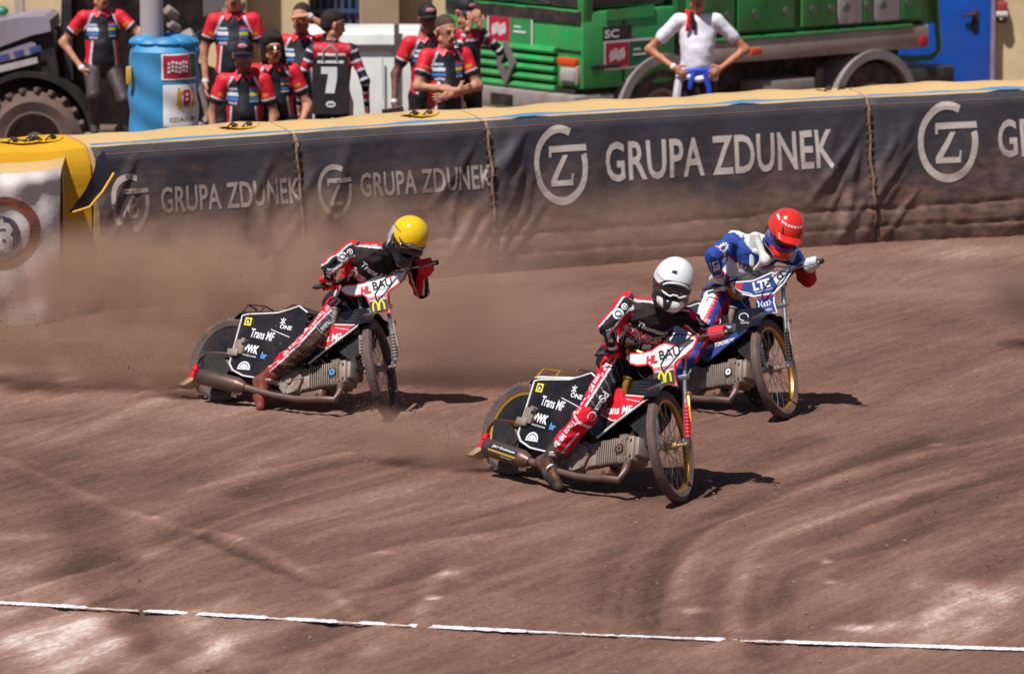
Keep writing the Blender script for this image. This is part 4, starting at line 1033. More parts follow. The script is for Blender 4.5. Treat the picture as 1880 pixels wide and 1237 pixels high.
    # side panels
    P = [(.155, .60), (.20, .613), (.44, .640), (.52, .668), (.60, .70), (.68, .66), (.70, .50), (.68, .34), (.66, .20), (.60, .165), (.285, .183), (.19, .215), (.15, .26)]
    for s_ in (-1, 1):
        y0 = s_*.125; mb = MB(); mb.M = PS; mb.prism(P, (0, y0, 0), (1, 0, 0), (0, 0, 1), (0, s_*.012, 0)); sp = mb.build('side_panel', M_navy if red else M_black, root, smooth=False)
        mb = MB(); mb.M = PS; mb.tube([(x, y0+s_*.013, z) for x, z in P[:6]], .006, 6); mb.tube([(x, y0+s_*.013, z) for x, z in P[9:]+P[:1]], .006, 6); mb.build('edging', M_white, sp)
        if s_ < 0:
            d = Decal((-.035, y0-.013, -.02), (1, 0, 0), (0, 0, 1), (0, -1, 0), lift=.001)
            d.put(rect(.055, .055), M_yl, (.215, .563)); d.put(disc(.020, 6), M_lb, (.215, .563), lift=.001); d.put(disc(.009, 10), M_lw, (.215, .560), lift=.002)
            if not red:
                d.put(text_fit('Trans MF', .20, .062, bold=.02), M_lw, (.36, .478), rot=-.10)
                d.put(text_fit('WWK', .15, .058, bold=.05), M_lw, (.285, .375), rot=-.10); d.put(text_fit('JOSEF SCHWANGER', .14, .013, bold=.02), M_lw, (.285, .325), rot=-.10)
                d.put(text_fit('br', .05, .045, bold=.05), M_lblue, (.415, .335), rot=-.10)
                d.put(text_fit('ONE', .10, .030, bold=.03), M_lw, (.535, .545), rot=-.1)
                for a_ in (.7, 1.6, 2.5): d.put(rect(.05, .007), M_lw, (.50, .585), rot=a_)
                d.put(rect(.17, .005), M_lw, (.50, .50), rot=-.25)
                d.put(disc(.052, 24, .040, 1., 0, math.pi), M_lw, (.275, .232)); d.put(disc(.034, 18, .020, 1., 0, math.pi), M_lw, (.275, .232)); d.put(rect(.104, .008), M_lw, (.275, .230)); d.put(disc(.012, 10), M_lw, (.275, .243))
                for i in range(7): a_ = math.pi*(i+.5)/7; d.put(rect(.010, .006), M_lw, (.275+.045*math.cos(a_), .232+.045*math.sin(a_)), rot=a_, lift=.001)
            else: d.put(text_fit('NEW', .2, .06, bold=.02), M_lw, (.36, .45))
            d.build(sp)
    # tank and fairing panel
    P = [(.66, .40), (.70, .615), (.82, .655), (.95, .70), (1.12, .735), (1.175, .715), (1.165, .665), (1.03, .545), (.90, .43), (.785, .317), (.72, .33)]
    for s_ in (-1, 1):
        y0 = s_*.105; mb = MB(); mb.M = PF; mb.prism(P, (0, y0, 0), (1, 0, 0), (0, 0, 1), (0, s_*.014, 0)); fp_ = mb.build('fairing_panel', M_black, root, smooth=False)
        mb = MB(); mb.M = PF; mb.tube([(x, y0+s_*.016, z) for x, z in P[5:10]], .007, 6); mb.build('edging', M_white if not red else M_rblu, fp_)
        if s_ < 0:
            d = Decal((-.04, y0-.014, -.025), (1, 0, 0), (0, 0, 1), (0, -1, 0), lift=.001)
            if not red:
                q = [(.74, .47), (.765, .60), (.86, .648), (.90, .60), (1.07, .61), (1.00, .54), (.895, .445), (.86, .44)]
                d.put((np.array(q), [tuple(range(8))]), M_red); d.put(stroke([(.74, .468), (.86, .437), (.893, .441)], .008), M_white, lift=.001); d.put(stroke([(.866, .648), (.90, .603), (1.075, .612)], .007), M_white, lift=.001)
                d.put(text_fit('Trans MF', .24, .055, bold=.03), M_lw, (.875, .505), rot=.12, lift=.002); d.put(stroke([(.93, .58), (1.04, .575)], .004), M_lw, lift=.002)
                for i in range(4): d.put(stroke([(.92+i*.01, .685-i*.018), (1.08, .70-i*.02)], .002), M_spoke, lift=.001)
            else:
                d.put(text_fit('NEW TOMORROW', .24, .030, bold=.03), M_lw, (.86, .455), rot=.35, lift=.002); d.put((np.array([(.70, .36), (.785, .32), (.90, .43), (1.0, .52), (.97, .55), (.86, .46), (.76, .42), (.70, .42)]), [tuple(range(8))]), M_rblu)
                d.put(rect(.11, .055), mat('slate print', srgb('39424f'), .5), (.90, .57), rot=.1); d.put(text_fit('AWA', .06, .022, bold=.02), M_lw, (.89, .572), rot=.1, lift=.002)
                d.put(disc(.026, 18, .020), M_lw, (.79, .60)); d.put(disc(.028, 18, .023, 1.5, 0, 5), M_lw, (1.0, .655)); d.put(text_fit('GDAŃSKIE', .09, .018), M_lw, (1.03, .62), rot=.1)
            d.build(fp_, {'race red': 'red_field', 'race blue': 'blue_field', 'slate print': 'print', 'white enamel': 'piping', 'spoke steel': 'pinstripes'})
    mb = MB(); mb.bbox((.86, 0, .595), (.42, .195, .14), .04); mb.build('fuel_tank', M_black, root)
    mb = MB(); mb.tube([(.86, -.112, .575), (.865, -.135, .63), (.86, -.13, .675)], [.014, .022, .026], 12); mb.cyl((.86, -.13, .675), (.86, -.13, .687), .034, 14); mb.build('breather_cap', M_goldr if k == 'white' else M_alu, root)
    # lower fairing in front of the engine
    mb = MB(); mb.prism([(.90, .42), (1.10, .60), (1.12, .50), (1.06, .38), (1.10, .30), (1.02, .36)], (0, -.06, 0), (1, 0, 0), (0, 0, 1), (0, .12, 0)); mb.build('splash_guard', M_blackm, root, smooth=False)
    # seat and tail
    mb = MB(); V = []; F = []
    prof = [(.38, .625, .07, .02), (.41, .68, .085, .04), (.45, .705, .09, .045), (.53, .695, .09, .04), (.60, .68, .085, .04), (.68, .67, .07, .03)]
    for x, z, wy, h in prof:
        for a in np.linspace(0, 2*math.pi, 13)[:-1]: V.append((x, wy*math.cos(a), z-h*.6+h*math.sin(a)))
    for i in range(len(prof)-1):
        for j in range(12): F.append((i*12+j, i*12+(j+1) % 12, (i+1)*12+(j+1) % 12, (i+1)*12+j))
    F += [tuple(range(12)), tuple(60+j for j in range(12))]
    mb.add(V, F); seat = mb.build('seat', M_blackm, root)
    if k == 'white':
        mb = MB(); mb.tube([(.40, .095*math.cos(a), .685+.03*math.sin(a)) for a in np.linspace(math.pi, 0, 12)], .006, 6); mb.build('seat_piping', M_goldr, seat)
    mb = MB(); V = []; F = []
    tp = [(-.02, .60, .04), (.05, .632, .08), (.16, .640, .085), (.32, .655, .085), (.46, .665, .08)]
    for x, z, wy in tp: V += [(x, -wy, z-.02), (x, -wy*.7, z), (x, wy*.7, z), (x, wy, z-.02), (x, wy*.7, z-.012), (x, -wy*.7, z-.012)]
    for i in range(4):
        for j in range(6): F.append((i*6+j, i*6+(j+1) % 6, (i+1)*6+(j+1) % 6, (i+1)*6+j))
    F += [tuple(range(6)), tuple(24+j for j in range(6))]
    mb.add(V, F); tl = mb.build('rear_mudguard', M_white if k == 'white' else M_blackm, root, angle=60)
    mb = MB(); 
    for x in (.06, .20): mb.tube([(x, -.07, .62), (x+.02, -.05, .685), (x+.02, .05, .685), (x, .07, .62)], .006, 6)
    mb.tube([(.08, -.05, .685), (.22, -.05, .685)], .005, 6); mb.build('rack_stay', M_goldr if k == 'white' else M_blackm, tl)
    # dirt deflector
    mb = MB(); mb.tube([(.22, -.14, .335), (.10, -.145, .30), (.0, -.13, .305), (-.12, -.12, .30), (-.165, -.11, .26), (-.18, -.10, .20)], .012, 10)
    df = mb.build('dirt_deflector', M_pipe if k != 'white' else mat('copper tube', srgb('8a4f22'), .35, metal=.7, dirt=.25), root)
    mb = MB(); mb.tube([(-.175, -.10, .215), (-.20, -.095, .12)], .022, 12); mb.tube([(-.178, -.10, .19), (-.18, -.10, .18)], .028, 12); mb.build('sleeve', M_red, df)
    mb = MB(); mb.prism([(-.30, .06), (-.26, .065), (-.20, .115), (-.16, .12), (-.16, .10), (-.22, .06)], (0, -.13, 0), (1, 0, 0), (0, 0, 1), (0, .09, 0)); mb.build('blade', mat('cream rubber blade', srgb('a8957c'), .7, dirt=.4), df, smooth=False)
    mb = MB(); mb.bbox((.165, -.145, .36), (.08, .02, .10), .006); mb.bbox((.13, -.15, .315), (.09, .03, .05), .008); mb.cyl((.20, -.12, .40), (.20, -.175, .40), .018, 12); mb.bbox((.08, -.10, .24), (.14, .03, .10), .02); mb.build('bracket', M_alu, root)
    mb = MB(); mb.prism([(-.10, .30), (-.06, .12), (.10, .09), (.14, .20), (.04, .30)], (0, -.155, 0), (1, 0, 0), (0, 0, 1), (0, .01, 0)) if k != 'red' else mb.box((0, -.15, .2), (.1, .01, .1)); mb.build('chain_guard', M_blackm, root, smooth=False)
    mb = MB(); mb.cyl((.56, -.10, .12), (.56, -.26, .115), .012, 8); mb.bbox((.56, -.23, .118), (.05, .08, .02), .006); mb.build('footrest', M_alu, root)
    # fork, in the steered frame
    for s_ in (-1, 1):
        mb = MB(); mb.M = S
        mb.tube([(1.06, s_*.095, .88), (1.17, s_*.095, .62), (1.245, s_*.09, .40), (1.23, s_*.088, .35)], .014, 10); mb.tube([(1.23, s_*.088, .35), (1.30, s_*.088, .335)], .012, 8); mb.bbox((1.265, s_*.088, .345), (.09, .016, .045), .006)
        lg = mb.build('fork_leg', M_chr, root)
        mb = MB(); mb.M = S; mb.tube([(1.185, s_*.105, .58), (1.262, s_*.105, .37)], .013, 10)
        for i in range(8): t_ = .12+i*.10; q = Vector((1.185, s_*.105, .58)).lerp(Vector((1.262, s_*.105, .37)), t_); mb.tube([q, q+Vector((.0035, 0, -.011))], .021, 12)
        mb.build('spring_gaiter', M_red if k == 'white' and s_ > 0 else M_blackm if red else mat('grey damper', srgb('7c7370'), .5, dirt=.4), lg)
        mb = MB(); mb.M = S; mb.bbox((1.15, s_*.118, .63), (.05, .02, .035), .006); mb.tube([(1.17, s_*.118, .62), (1.215, s_*.125, .50), (1.22, s_*.13, .46)], .010, 6); mb.build('fork_clamp', M_goldr if k == 'white' else M_alu, lg)
    mb = MB(); mb.M = S
    for x, z in ((1.065, .87), (1.115, .74)): mb.bbox((x, 0, z), (.06, .24, .03), .01)
    mb.build('fork_yoke', M_chr, root)
    # front mudguard
    mb = MB(); mb.M = S; V = []; F = []; N_ = 20
    for i in range(N_+1):
        a = math.radians(52+92*i/N_)
        for rr, y_ in ((RF+.03, -.05), (RF+.045, -.035), (RF+.05, 0), (RF+.045, .035), (RF+.03, .05), (RF+.036, 0)): V.append((WB+rr*math.cos(a), y_, RF+rr*math.sin(a)))
    for i in range(N_):
        for j in range(6): F.append((i*6+j, i*6+(j+1) % 6, (i+1)*6+(j+1) % 6, (i+1)*6+j))
    mb.add(V, F); mg = mb.build('front_mudguard', M_black, root)
    # handlebar, grips, levers
    yc = yo; mb = MB(); mb.M = S
    mb.tube([(1.11, yc-.43, .965), (1.08, yc-.23, .965), (1.06, yc-.12, .90), (1.05, yc, .88), (1.06, yc+.12, .90), (1.08, yc+.23, .965), (1.11, yc+.43, .965)], .0115, 10)
    hb = mb.build('handlebar', M_goldr if k == 'white' else M_blackm, root)
    for s_, za, zb_ in ((-1, .965, .965), (1, .965, .965)):
        mb = MB(); mb.M = S; mb.tube([(1.083, yc+s_*.255, za), (1.11, yc+s_*.43, zb_)], .0165, 12); mb.build('grip', M_blackm, hb)
        mb = MB(); mb.M = S; mb.tube([(1.10, yc+s_*.22, za), (1.14, yc+s_*.26, za-.005), (1.165, yc+s_*.34, za-.01), (1.16, yc+s_*.42, za-.005)], .006, 6); mb.ell((1.18, yc+s_*.42, za-.005), (.010, .01, .01), 8, 6)
        mb.bbox((1.115, yc+s_*.215, za), (.03, .03, .03), .006); mb.build('lever', M_chr if s_ > 0 else M_blackm, hb)
    if k == 'white': mb = MB(); mb.M = S; mb.tube([(1.08, yc-.215, .965), (1.086, yc-.255, .965)], .040, 18); mb.ell((1.10, yc-.235, .92), (.02, .02, .045), 12, 8); mb.build('throttle_housing', M_goldr, hb)
    elif k == 'yellow': mb = MB(); mb.M = S; mb.tube([(1.08, yc-.215, .965), (1.086, yc-.255, .965)], .028, 18); mb.build('throttle_housing', M_blackm, hb)
    else: mb = MB(); mb.M = S; mb.tube([(1.08, yc-.20, .965), (1.086, yc-.255, .965)], .036, 18); mb.ell((1.10, yc-.235, .92), (.02, .02, .045), 12, 8); mb.build('throttle_housing', M_chr, hb)
    mb = MB(); mb.M = S; mb.tube([(1.12, yc+.24, .94), (1.19, yc+.13, .955), (1.22, yc+.05, .90), (1.21, yc-.01, .83), (1.15, yc-.02, .77)], .005, 6); mb.tube([(1.12, yc-.22, .90), (1.13, yc-.18, .80), (1.08, yc-.12, .70), (.98, yc-.08, .62)], .005, 6); mb.tube([(1.14, yc-.36, .95), (1.12, yc-.1, 1.0), (1.10, yc+.1, 1.0), (1.13, yc+.22, .97)], .004, 6)
    mb.build('cables', M_blackm, hb)
    # number plate
    tl_ = .2; ux = Vector((0, 1, 0)); uz = Vector((-tl_, 0, 1)).normalized(); nn = Vector((1, 0, tl_)).normalized(); O = Vector((1.165, yo-.005, .788))
    if not red: P = [(-.245, .118), (-.235, .140), (-.205, .150), (-.13, .140), (-.07, .145), (-.02, .170), (.02, .175), (.06, .160), (.10, .145), (.14, .160), (.18, .188), (.205, .192), (.225, .178), (.225, .15), (.20, .11), (.15, .075), (.095, .05), (.075, .035), (.065, -.03), (.075, -.105), (.05, -.098), (.03, -.085), (0, -.08), (-.03, -.085), (-.05, -.098), (-.075, -.10), (-.062, -.03), (-.078, .035), (-.10, .055), (-.17, .06), (-.215, .08)]
    else: P = [(-.235, .175), (-.20, .178), (-.07, .160), (-.02, .168), (.03, .178), (.07, .185), (.095, .172), (.15, .185), (.20, .205), (.225, .19), (.21, .15), (.15, .09), (.10, .065), (.075, .04), (.06, -.02), (.07, -.095), (0, -.085), (-.07, -.075), (-.055, -.01), (-.075, .045), (-.11, .075), (-.17, .10), (-.20, .13)]
    def insc(P, s_):
        cx = sum(p[0] for p in P)/len(P); out = []
        n = len(P); sg = 1 if sum(P[i][0]*P[(i+1) % n][1]-P[(i+1) % n][0]*P[i][1] for i in range(n)) > 0 else -1
        for i in range(n):
            a_, b_, c_ = Vector(P[i-1]), Vector(P[i]), Vector(P[(i+1) % n]); t_ = ((b_-a_).normalized()+(c_-b_).normalized()).normalized(); out.append((b_.x-sg*t_.y*s_, b_.y+sg*t_.x*s_))
        return out
    mb = MB(); mb.M = S; mb.prism(P, O, ux, uz, nn*.012); np_ = mb.build('number_plate', M_red if not red else M_lw, root, smooth=False)
    mb = MB(); mb.M = S; mb.prism(insc(P, .010), O+nn*.012, ux, uz, nn*.003); pf = mb.build('plate_face', M_white if not red else M_rblu, np_, smooth=False)
    O2 = S @ (O+nn*.0165); R3 = S.to_3x3(); d = Decal(O2, R3 @ ux, R3 @ uz, R3 @ nn, lift=.001)
    if not red:
        q = [(-.058, -.030), (.057, -.030), (.064, -.088), (.02, -.072), (-.02, -.072), (-.064, -.088)]; d.put((np.array([(-.062, .0), (.060, .0)]+[(.064, -.09), (.03, -.075), (-.03, -.075), (-.064, -.09)]), [tuple(range(6))]), M_dg)
        for i in range(3): d.put(rect(.13, .003), M_lr, (0, .012+i*.008), rot=.0)
        d.put(text_fit('HL', .072, .050, bold=.06, shear=.2), M_lr, (-.075, .085), rot=0, lift=.001); d.put(rect(.02, .008), M_lr, (-.047, .066), lift=.001)
        d.put(text_fit('BAU', .135, .055, bold=.012), M_lb, (.045, .105), rot=.06, lift=.001); d.put(text_fit('www.hl-bau-gmbh.de', .11, .009), M_lb, (.045, .068), rot=.06)
        d.put(arches(.085, .062, .011), M_yl, (0, -.038), lift=.002)
    else:
        d.put((np.array([(-.215, .165), (-.135, .155), (-.16, .115), (-.19, .13)]), [(0, 1, 2, 3)]), M_lr); d.put(text_fit('LTE', .125, .060, bold=.05), M_lw, (-.01, .115), rot=.05, lift=.001); d.put(text_fit('logistics & transport', .13, .013, bold=.01), M_lw, (.0, .072), rot=.03)
        d.put((np.array([(.07, .165), (.095, .155), (.15, .172), (.20, .19), (.205, .17), (.15, .115), (.10, .08)]), [tuple(range(7))]), M_lw); d.put(disc(.022, 14, .010, 1.2), M_lb, (.13, .14), lift=.001)
        d.put(stroke([(-.16, .085), (-.08, .05), (.07, .04), (.14, .085)], .010), M_lw); d.put(stroke([(-.07, .03), (.07, .025)], .008), M_lr, lift=.001)
        d.put(text_fit('GDAŃSK', .085, .022, bold=.02), M_lw, (0, -.06)); d.put(rect(.03, .03), M_lw, (0, -.02)); d.put(rect(.012, .02), M_rblu, (0, -.02), lift=.001)
        for s_ in (-1, 1): d.put(stroke([(s_*.022, -.035), (s_*.035, -.015), (s_*.022, .0)], .007), M_lw)
    d.build(np_, {'bottle green print': 'green_field', 'signal yellow print': 'arches_emblem'})
    return root
bikes = {'white': make_bike('white', 'black speedway motorcycle with gold rims and red bordered plate under the white helmet rider'),
         'yellow': make_bike('yellow', 'black speedway motorcycle with dark rims under the yellow helmet rider'),
         'red': make_bike('red', 'navy speedway motorcycle with blue LTE number plate under the red helmet rider')}

# ------------------------------------------------------------------ people
def wp(px, py, Y): q = at(px, Y, zat(py, Y)); return np.array((q.x, q.y, q.z))
def unit(v): v = np.array(v, float); return v/np.linalg.norm(v)
def fist(c, axis, fore, r_bar=.0165, s=1., side=1):
    """prims of a hand closed round a bar: axis = bar direction, fore = direction the forearm comes from"""
    ax = unit(axis); f = unit(fore-ax*np.dot(fore, ax)); up = np.cross(ax, f); up = up*(1 if up[2] > 0 else -1)
    P = []; R0 = r_bar+.010*s
    kn = c+f*.030+up*.028
    P.append(prim('palm', c+f*.060*s+up*.012-ax*.022*s, c+f*.026*s+up*.022-ax*.026*s, .020*s, .017*s)); P.append(prim('palm', c+f*.060*s+up*.012+ax*.022*s, c+f*.026*s+up*.022+ax*.026*s, .020*s, .017*s)); P.append(prim('palm', c+f*.075*s+up*.006, c+f*.03*s+up*.02, .024*s, .022*s))
    for i in range(4):
        o = ax*((i-1.5)*.0225*s); ln = (0, .12, .06, -.25)[i] if side > 0 else (-.25, .06, .12, 0)[i]
        angs = [math.radians(a) for a in (128, 72, 15, -45-30*ln, -95-60*ln)]; rr = (1.35, 1.12, 1.0, .95, .88)
        pts = [c+o+(f*math.cos(a)*-1*-1 if False else -f*math.cos(math.pi-a) )*R0*rr[j]+up*math.sin(a)*R0*rr[j] for j, a in enumerate(angs)]
        pts = [c+o+(-f)*math.cos(a)*R0*rr[j]+up*math.sin(a)*R0*rr[j] for j, a in enumerate(angs)]
        for j in range(4): P.append(prim('finger', pts[j], pts[j+1], (.0112-.0006*j)*s, (.0106-.0006*j)*s))
    t0 = c+f*.055*s-up*.004-ax*side*.034*s; t1 = c+f*.022*s-up*.022*s-ax*side*.036*s; t2 = c-f*.012*s-up*.026*s-ax*side*.024*s; t3 = c-f*.026-up*.012*s-ax*side*.020
    P += [prim('thumb', t0, t1, .0135*s, .012*s), prim('thumb', t1, t2, .012*s, .0105*s), prim('thumb', t2, t3, .0105*s, .009*s)]
    return P
def basis(f, up):
    f = unit(f); u = unit(np.array(up)-f*np.dot(up, f)); r = np.cross(f, u); return f, u, r    # forward, up, right-hand side of the figure
SK = dict(
 white=dict(pel=(1142, 664, 26.27), chest=(1182, 602, 26.08), neck=(1213, 566, 25.95), head=(1236, 522, 25.86), Rsh=(1150, 557, 26.03), Rel=(1115, 598, 25.84), Lsh=(1262, 584, 26.05), Lel=(1290, 610, 26.12),
   Rhip=(1134, 670, 26.14), Rkn=(1074, 765, 25.85), Ran=(1010, 842, 25.97), Rto=(1034, 884, 25.88), Lhip=(1172, 674, 26.32), Lkn=(1208, 705, 26.06), Lan=(1184, 800, 26.22), Lto=(1196, 824, 26.05)),
 yellow=dict(pel=(634, 566, 29.05), chest=(674, 494, 28.85), neck=(706, 464, 28.72), head=(749, 439, 28.60), Rsh=(648, 458, 28.83), Rel=(607, 488, 28.60), Lsh=(756, 482, 28.86), Lel=(773, 532, 28.92),
   Rhip=(622, 568, 28.95), Rkn=(563, 630, 28.62), Ran=(486, 698, 28.78), Rto=(486, 738, 28.68), Lhip=(655, 574, 29.1), Lkn=(674, 612, 28.93), Lan=(652, 664, 29.02), Lto=(664, 686, 28.85)),
 red=dict(pel=(1330, 552, 29.1), chest=(1374, 480, 28.95), neck=(1408, 452, 28.85), head=(1441, 426, 28.72), Rsh=(1350, 440, 28.93), Rel=(1310, 470, 28.70), Lsh=(1457, 472, 29.0), Lel=(1484, 512, 29.05),
   Rhip=(1314, 556, 28.98), Rkn=(1266, 652, 28.68), Ran=(1206, 728, 28.82), Rto=(1224, 764, 28.74), Lhip=(1352, 562, 29.12), Lkn=(1393, 650, 28.9), Lan=(1382, 706, 29.0), Lto=(1396, 726, 28.85)))
NAV = np.array(srgb('0d121c')); REDc = np.array(srgb('d40d2c')); WHc = np.array(srgb('dadde4')); BLc = np.array(srgb('1b479a')); SKIN = np.array(srgb('b9826a')); BRN = np.array(srgb('4b352b')); GRYc = np.array(srgb('6b6d76'))
M_suit = mat('race suit cloth', rough=.8, dirt=.12, vcol=True, scale=10, bump=.5, var=.14, spec=.25)
M_glr = mat('red knitted glove', srgb('d8142a'), .7, dirt=.05, scale=30, bump=.3); M_glw = mat('white glove', srgb('cfd2d8'), .6, dirt=.1, scale=30, bump=.2)
M_boot = mat('dusty black boot', srgb('25211f'), .6, dirt=.5, scale=16, bump=.3); M_bootr = mat('dusty red boot', srgb('7a2f26'), .6, dirt=.5, scale=16, bump=.3)
M_skin = mat('skin and cloth', rough=.6, dirt=.0, vcol=True, scale=14, var=.06, bump=.1)
def rider(k, label, hcfg):
    J = {n: wp(*v) for n, v in SK[k].items()}
    bm_ = bike_matrix(k); S = bm_ @ steer_matrix(k); yo = .05 if k == 'yellow' else 0.
    gR = np.array(S @ Vector((1.097, yo-.335, .965))); gL = np.array(S @ Vector((1.097, yo+.335, .965))); ba = np.array(S.to_3x3() @ Vector((0, 1, 0)))
    base = Vector((J['pel'][0], J['pel'][1], 0)); root = empty('person', base, label, 'rider', 'racing riders'); ob = np.array(base)
    up = unit(J['neck']-J['pel']); rt = unit(J['Rsh']-J['Lsh']); fr = unit(np.cross(up, rt)) ; fr = fr*(1 if fr[1] < 0 else -1); rt = unit(rt-up*np.dot(rt, up))
    wristR = gR+unit(J['Rel']-gR)*.075; wristL = gL+unit(J['Lel']-gL)*.075
    P = [prim('torso', J['pel'], J['chest'], .135, .150, fr, 1.2), prim('torso', J['chest'], J['chest']+up*.10, .150, .142, fr, 1.2),
         prim('torso', J['Rsh']-rt*.03, J['Lsh']+rt*.03, .070, .070), prim('torso', J['chest']+rt*.07+up*.05, J['chest']-rt*.07+up*.05, .105, .105, fr, 1.15), prim('torso', J['chest']+up*.12, J['neck']+up*.02, .08, .062),
         prim('torso', J['pel']+rt*.05, J['pel']-rt*.05, .120, .120),
         prim('head', J['neck'], J['head'], .055, .09),
         prim('Rua', J['Rsh'], J['Rel'], .072, .060), prim('Rfa', J['Rel'], wristR, .060, .040), prim('Lua', J['Lsh'], J['Lel'], .070, .058), prim('Lfa', J['Lel'], wristL, .058, .040),
         prim('Rth', J['Rhip'], J['Rkn'], .102, .070), prim('Rca', J['Rkn'], J['Rkn']*.45+J['Ran']*.55, .070, .066), prim('Rca2', J['Rkn']*.45+J['Ran']*.55, J['Ran'], .066, .054),
         prim('Lth', J['Lhip'], J['Lkn'], .102, .070), prim('Lca', J['Lkn'], J['Lan'], .070, .052)]
    V, Q = nets(P,   .0076, .010, wob=.0075, seed=len(k))
    tg, T, D = label_verts(V, P)
    col = np.tile(NAV, (len(V), 1)); h = (V-J['pel'])@up; u = (V-J['pel'])@rt; fd = (V-J['pel'])@fr; Ln = np.linalg.norm(J['neck']-J['pel'])
    camd = np.array([0, -1, .15])
    tor = tg == 'torso'
    if k != 'red':
        # torso: red shoulder yoke with white piping, black chest
        
        def above(a, b_):
            t_ = np.clip(((V-a)@(b_-a))/((b_-a)@(b_-a)), 0, 1); return (V-a-t_[:, None]*(b_-a))@unit((0, .25, 1.))
        qa = np.maximum(above(J['Rsh'], J['neck']), above(J['neck'], J['Lsh'])); qa = np.where(u > 0, above(J['Rsh'], J['neck']), above(J['neck'], J['Lsh']))
        yoke = tor & (qa > .030); pipe = tor & (abs(qa-.028) < .006); col[yoke] = REDc; col[pipe] = WHc
        side = tor & (abs(u) > .13) & (h < Ln*.72) & (h > Ln*.22) & (fd > -.02); col[side] = REDc; col[tor & (abs(abs(u)-.128) < .006) & (h < Ln*.74) & (h > .1)] = WHc
        for a, bb, s_ in (('Rua', 'Rfa', 1), ('Lua', 'Lfa', -1)):
            m = tg == a; dn = D/np.maximum(np.linalg.norm(D, axis=1), 1e-6)[:, None]
            axd = unit(J['Rel']-J['Rsh']) if s_ > 0 else unit(J['Lel']-J['Lsh'])
            q = dn@(unit(np.cross(camd, axd))*(1 if unit(np.cross(camd, axd))[2] > 0 else -1))
            col[m & (q > .66)] = REDc; col[m & (abs(q-.64) < .09)] = WHc; col[m & (q < -.62)] = REDc; col[m & (abs(q+.60) < .09)] = WHc
            m2 = tg == bb
            if s_ < 0: col[m2 & (q < .0)] = REDc; col[m2 & (abs(q) < .12)] = WHc
            col[m2 & (T > .88)] = WHc if s_ > 0 else REDc
            col[m & (T < .08) & (q > .3)] = REDc
        dn = D/np.maximum(np.linalg.norm(D, axis=1), 1e-6)[:, None]
        axd = unit(J['Rkn']-J['Rhip']); lat = unit(np.cross(axd, camd)); lat = lat*(1 if lat[0] < 0 else -1); dl = (D@lat)/.08; dfc = D@camd
        m = (tg == 'Rth') & (dfc > -.03); col[m & (abs(((T*.42+dl*.05)/.055) % 1-.5) < .045) & (dl < .3)] = GRYc; col[m & (dl > .46)] = REDc; col[m & (abs(dl-.42) < .07)] = WHc
        # lower leg
        axd = unit(J['Ran']-J['Rkn']); lat = unit(np.cross(axd, camd)); lat = lat*(1 if lat[0] < 0 else -1); dl2 = (D@lat)/.065
        m = (tg == 'Rca') | (tg == 'Rca2')
        if k == 'white': col[m] = REDc; col[(tg == 'Rth') & (T > .93)] = REDc; col[(tg == 'Rca') & (T > .05) & (T < .13)] = WHc
        else:
            n = np.array([mnoise.noise(Vector(p)*9) for p in V]); col[m] = BRN; col[m & (dl2 > .35+.25*n)] = REDc; col[m & (abs(dl2-.32-.25*n) < .07)] = WHc
            col[(tg == 'Rth') & (T > .60+.10*n) & (dl < .15)] = BRN; col[(tg == 'Rca2') & (T > .7)] = REDc*.6
        m = tg == 'Lca'; col[m & (T > .85)] = REDc; col[m & (T > .80) & (T < .85)] = WHc
    else:
        col[:] = BLc
        col[tor & (h > Ln*.93)] = WHc*.9; ch = tor & (abs(h-Ln*.63+.28*u) < .066) & (fd > 0); col[ch] = WHc; col[tor & (fd > 0) & (abs(abs(h-Ln*.63+.28*u)-.072) < .006)] = REDc
        bb = tor & (np.hypot(u-.02, (h-Ln*.36)*1.2) < .095) & (fd > 0); col[bb] = REDc; col[tor & (fd > 0) & (np.hypot(u-.0, (h-Ln*.34)*1.2) < .075)] = np.array(srgb('e0a02a')); col[tor & (fd > 0) & (np.hypot(u+.02, (h-Ln*.36)*1.2) < .045)] = WHc
        m = (tg == 'Rfa'); col[m & (T > .72)] = WHc; col[m & (T > .76) & (T < .96)] = REDc
        m = tg == 'Rua'; col[m & (T > .78) & (T < .86)] = WHc; col[m & (T < .08)] = WHc; col[(tg == 'Rua') & (T >= .86) & (T < .90)] = REDc
        col[(tg == 'Lfa') | ((tg == 'Lua') & (T > .3))] = REDc*.75; col[(tg == 'Lua') & (T > .2) & (T < .3)] = WHc
        axd = unit(J['Rkn']-J['Rhip']); lat = unit(np.cross(axd, camd)); lat = lat*(1 if lat[0] < 0 else -1); dl = (D@lat)/.08
        m = (tg == 'Rth'); col[m & (dl > .15)] = WHc; col[m & (abs(dl-.12) < .10)] = REDc; col[m & (abs(dl-.30) < .05)] = REDc; col[m & (dl < -.55)] = REDc
        m = (tg == 'Rca') | (tg == 'Rca2'); col[m & ((D@lat) > .03)] = WHc; col[m & (abs((D@lat)-.03) < .006)] = REDc
    col[tg == 'head'] = NAV
    body = mesh_obj('body', V, Q, M_suit, root, col, ob); bv = bvh_of(V, Q)
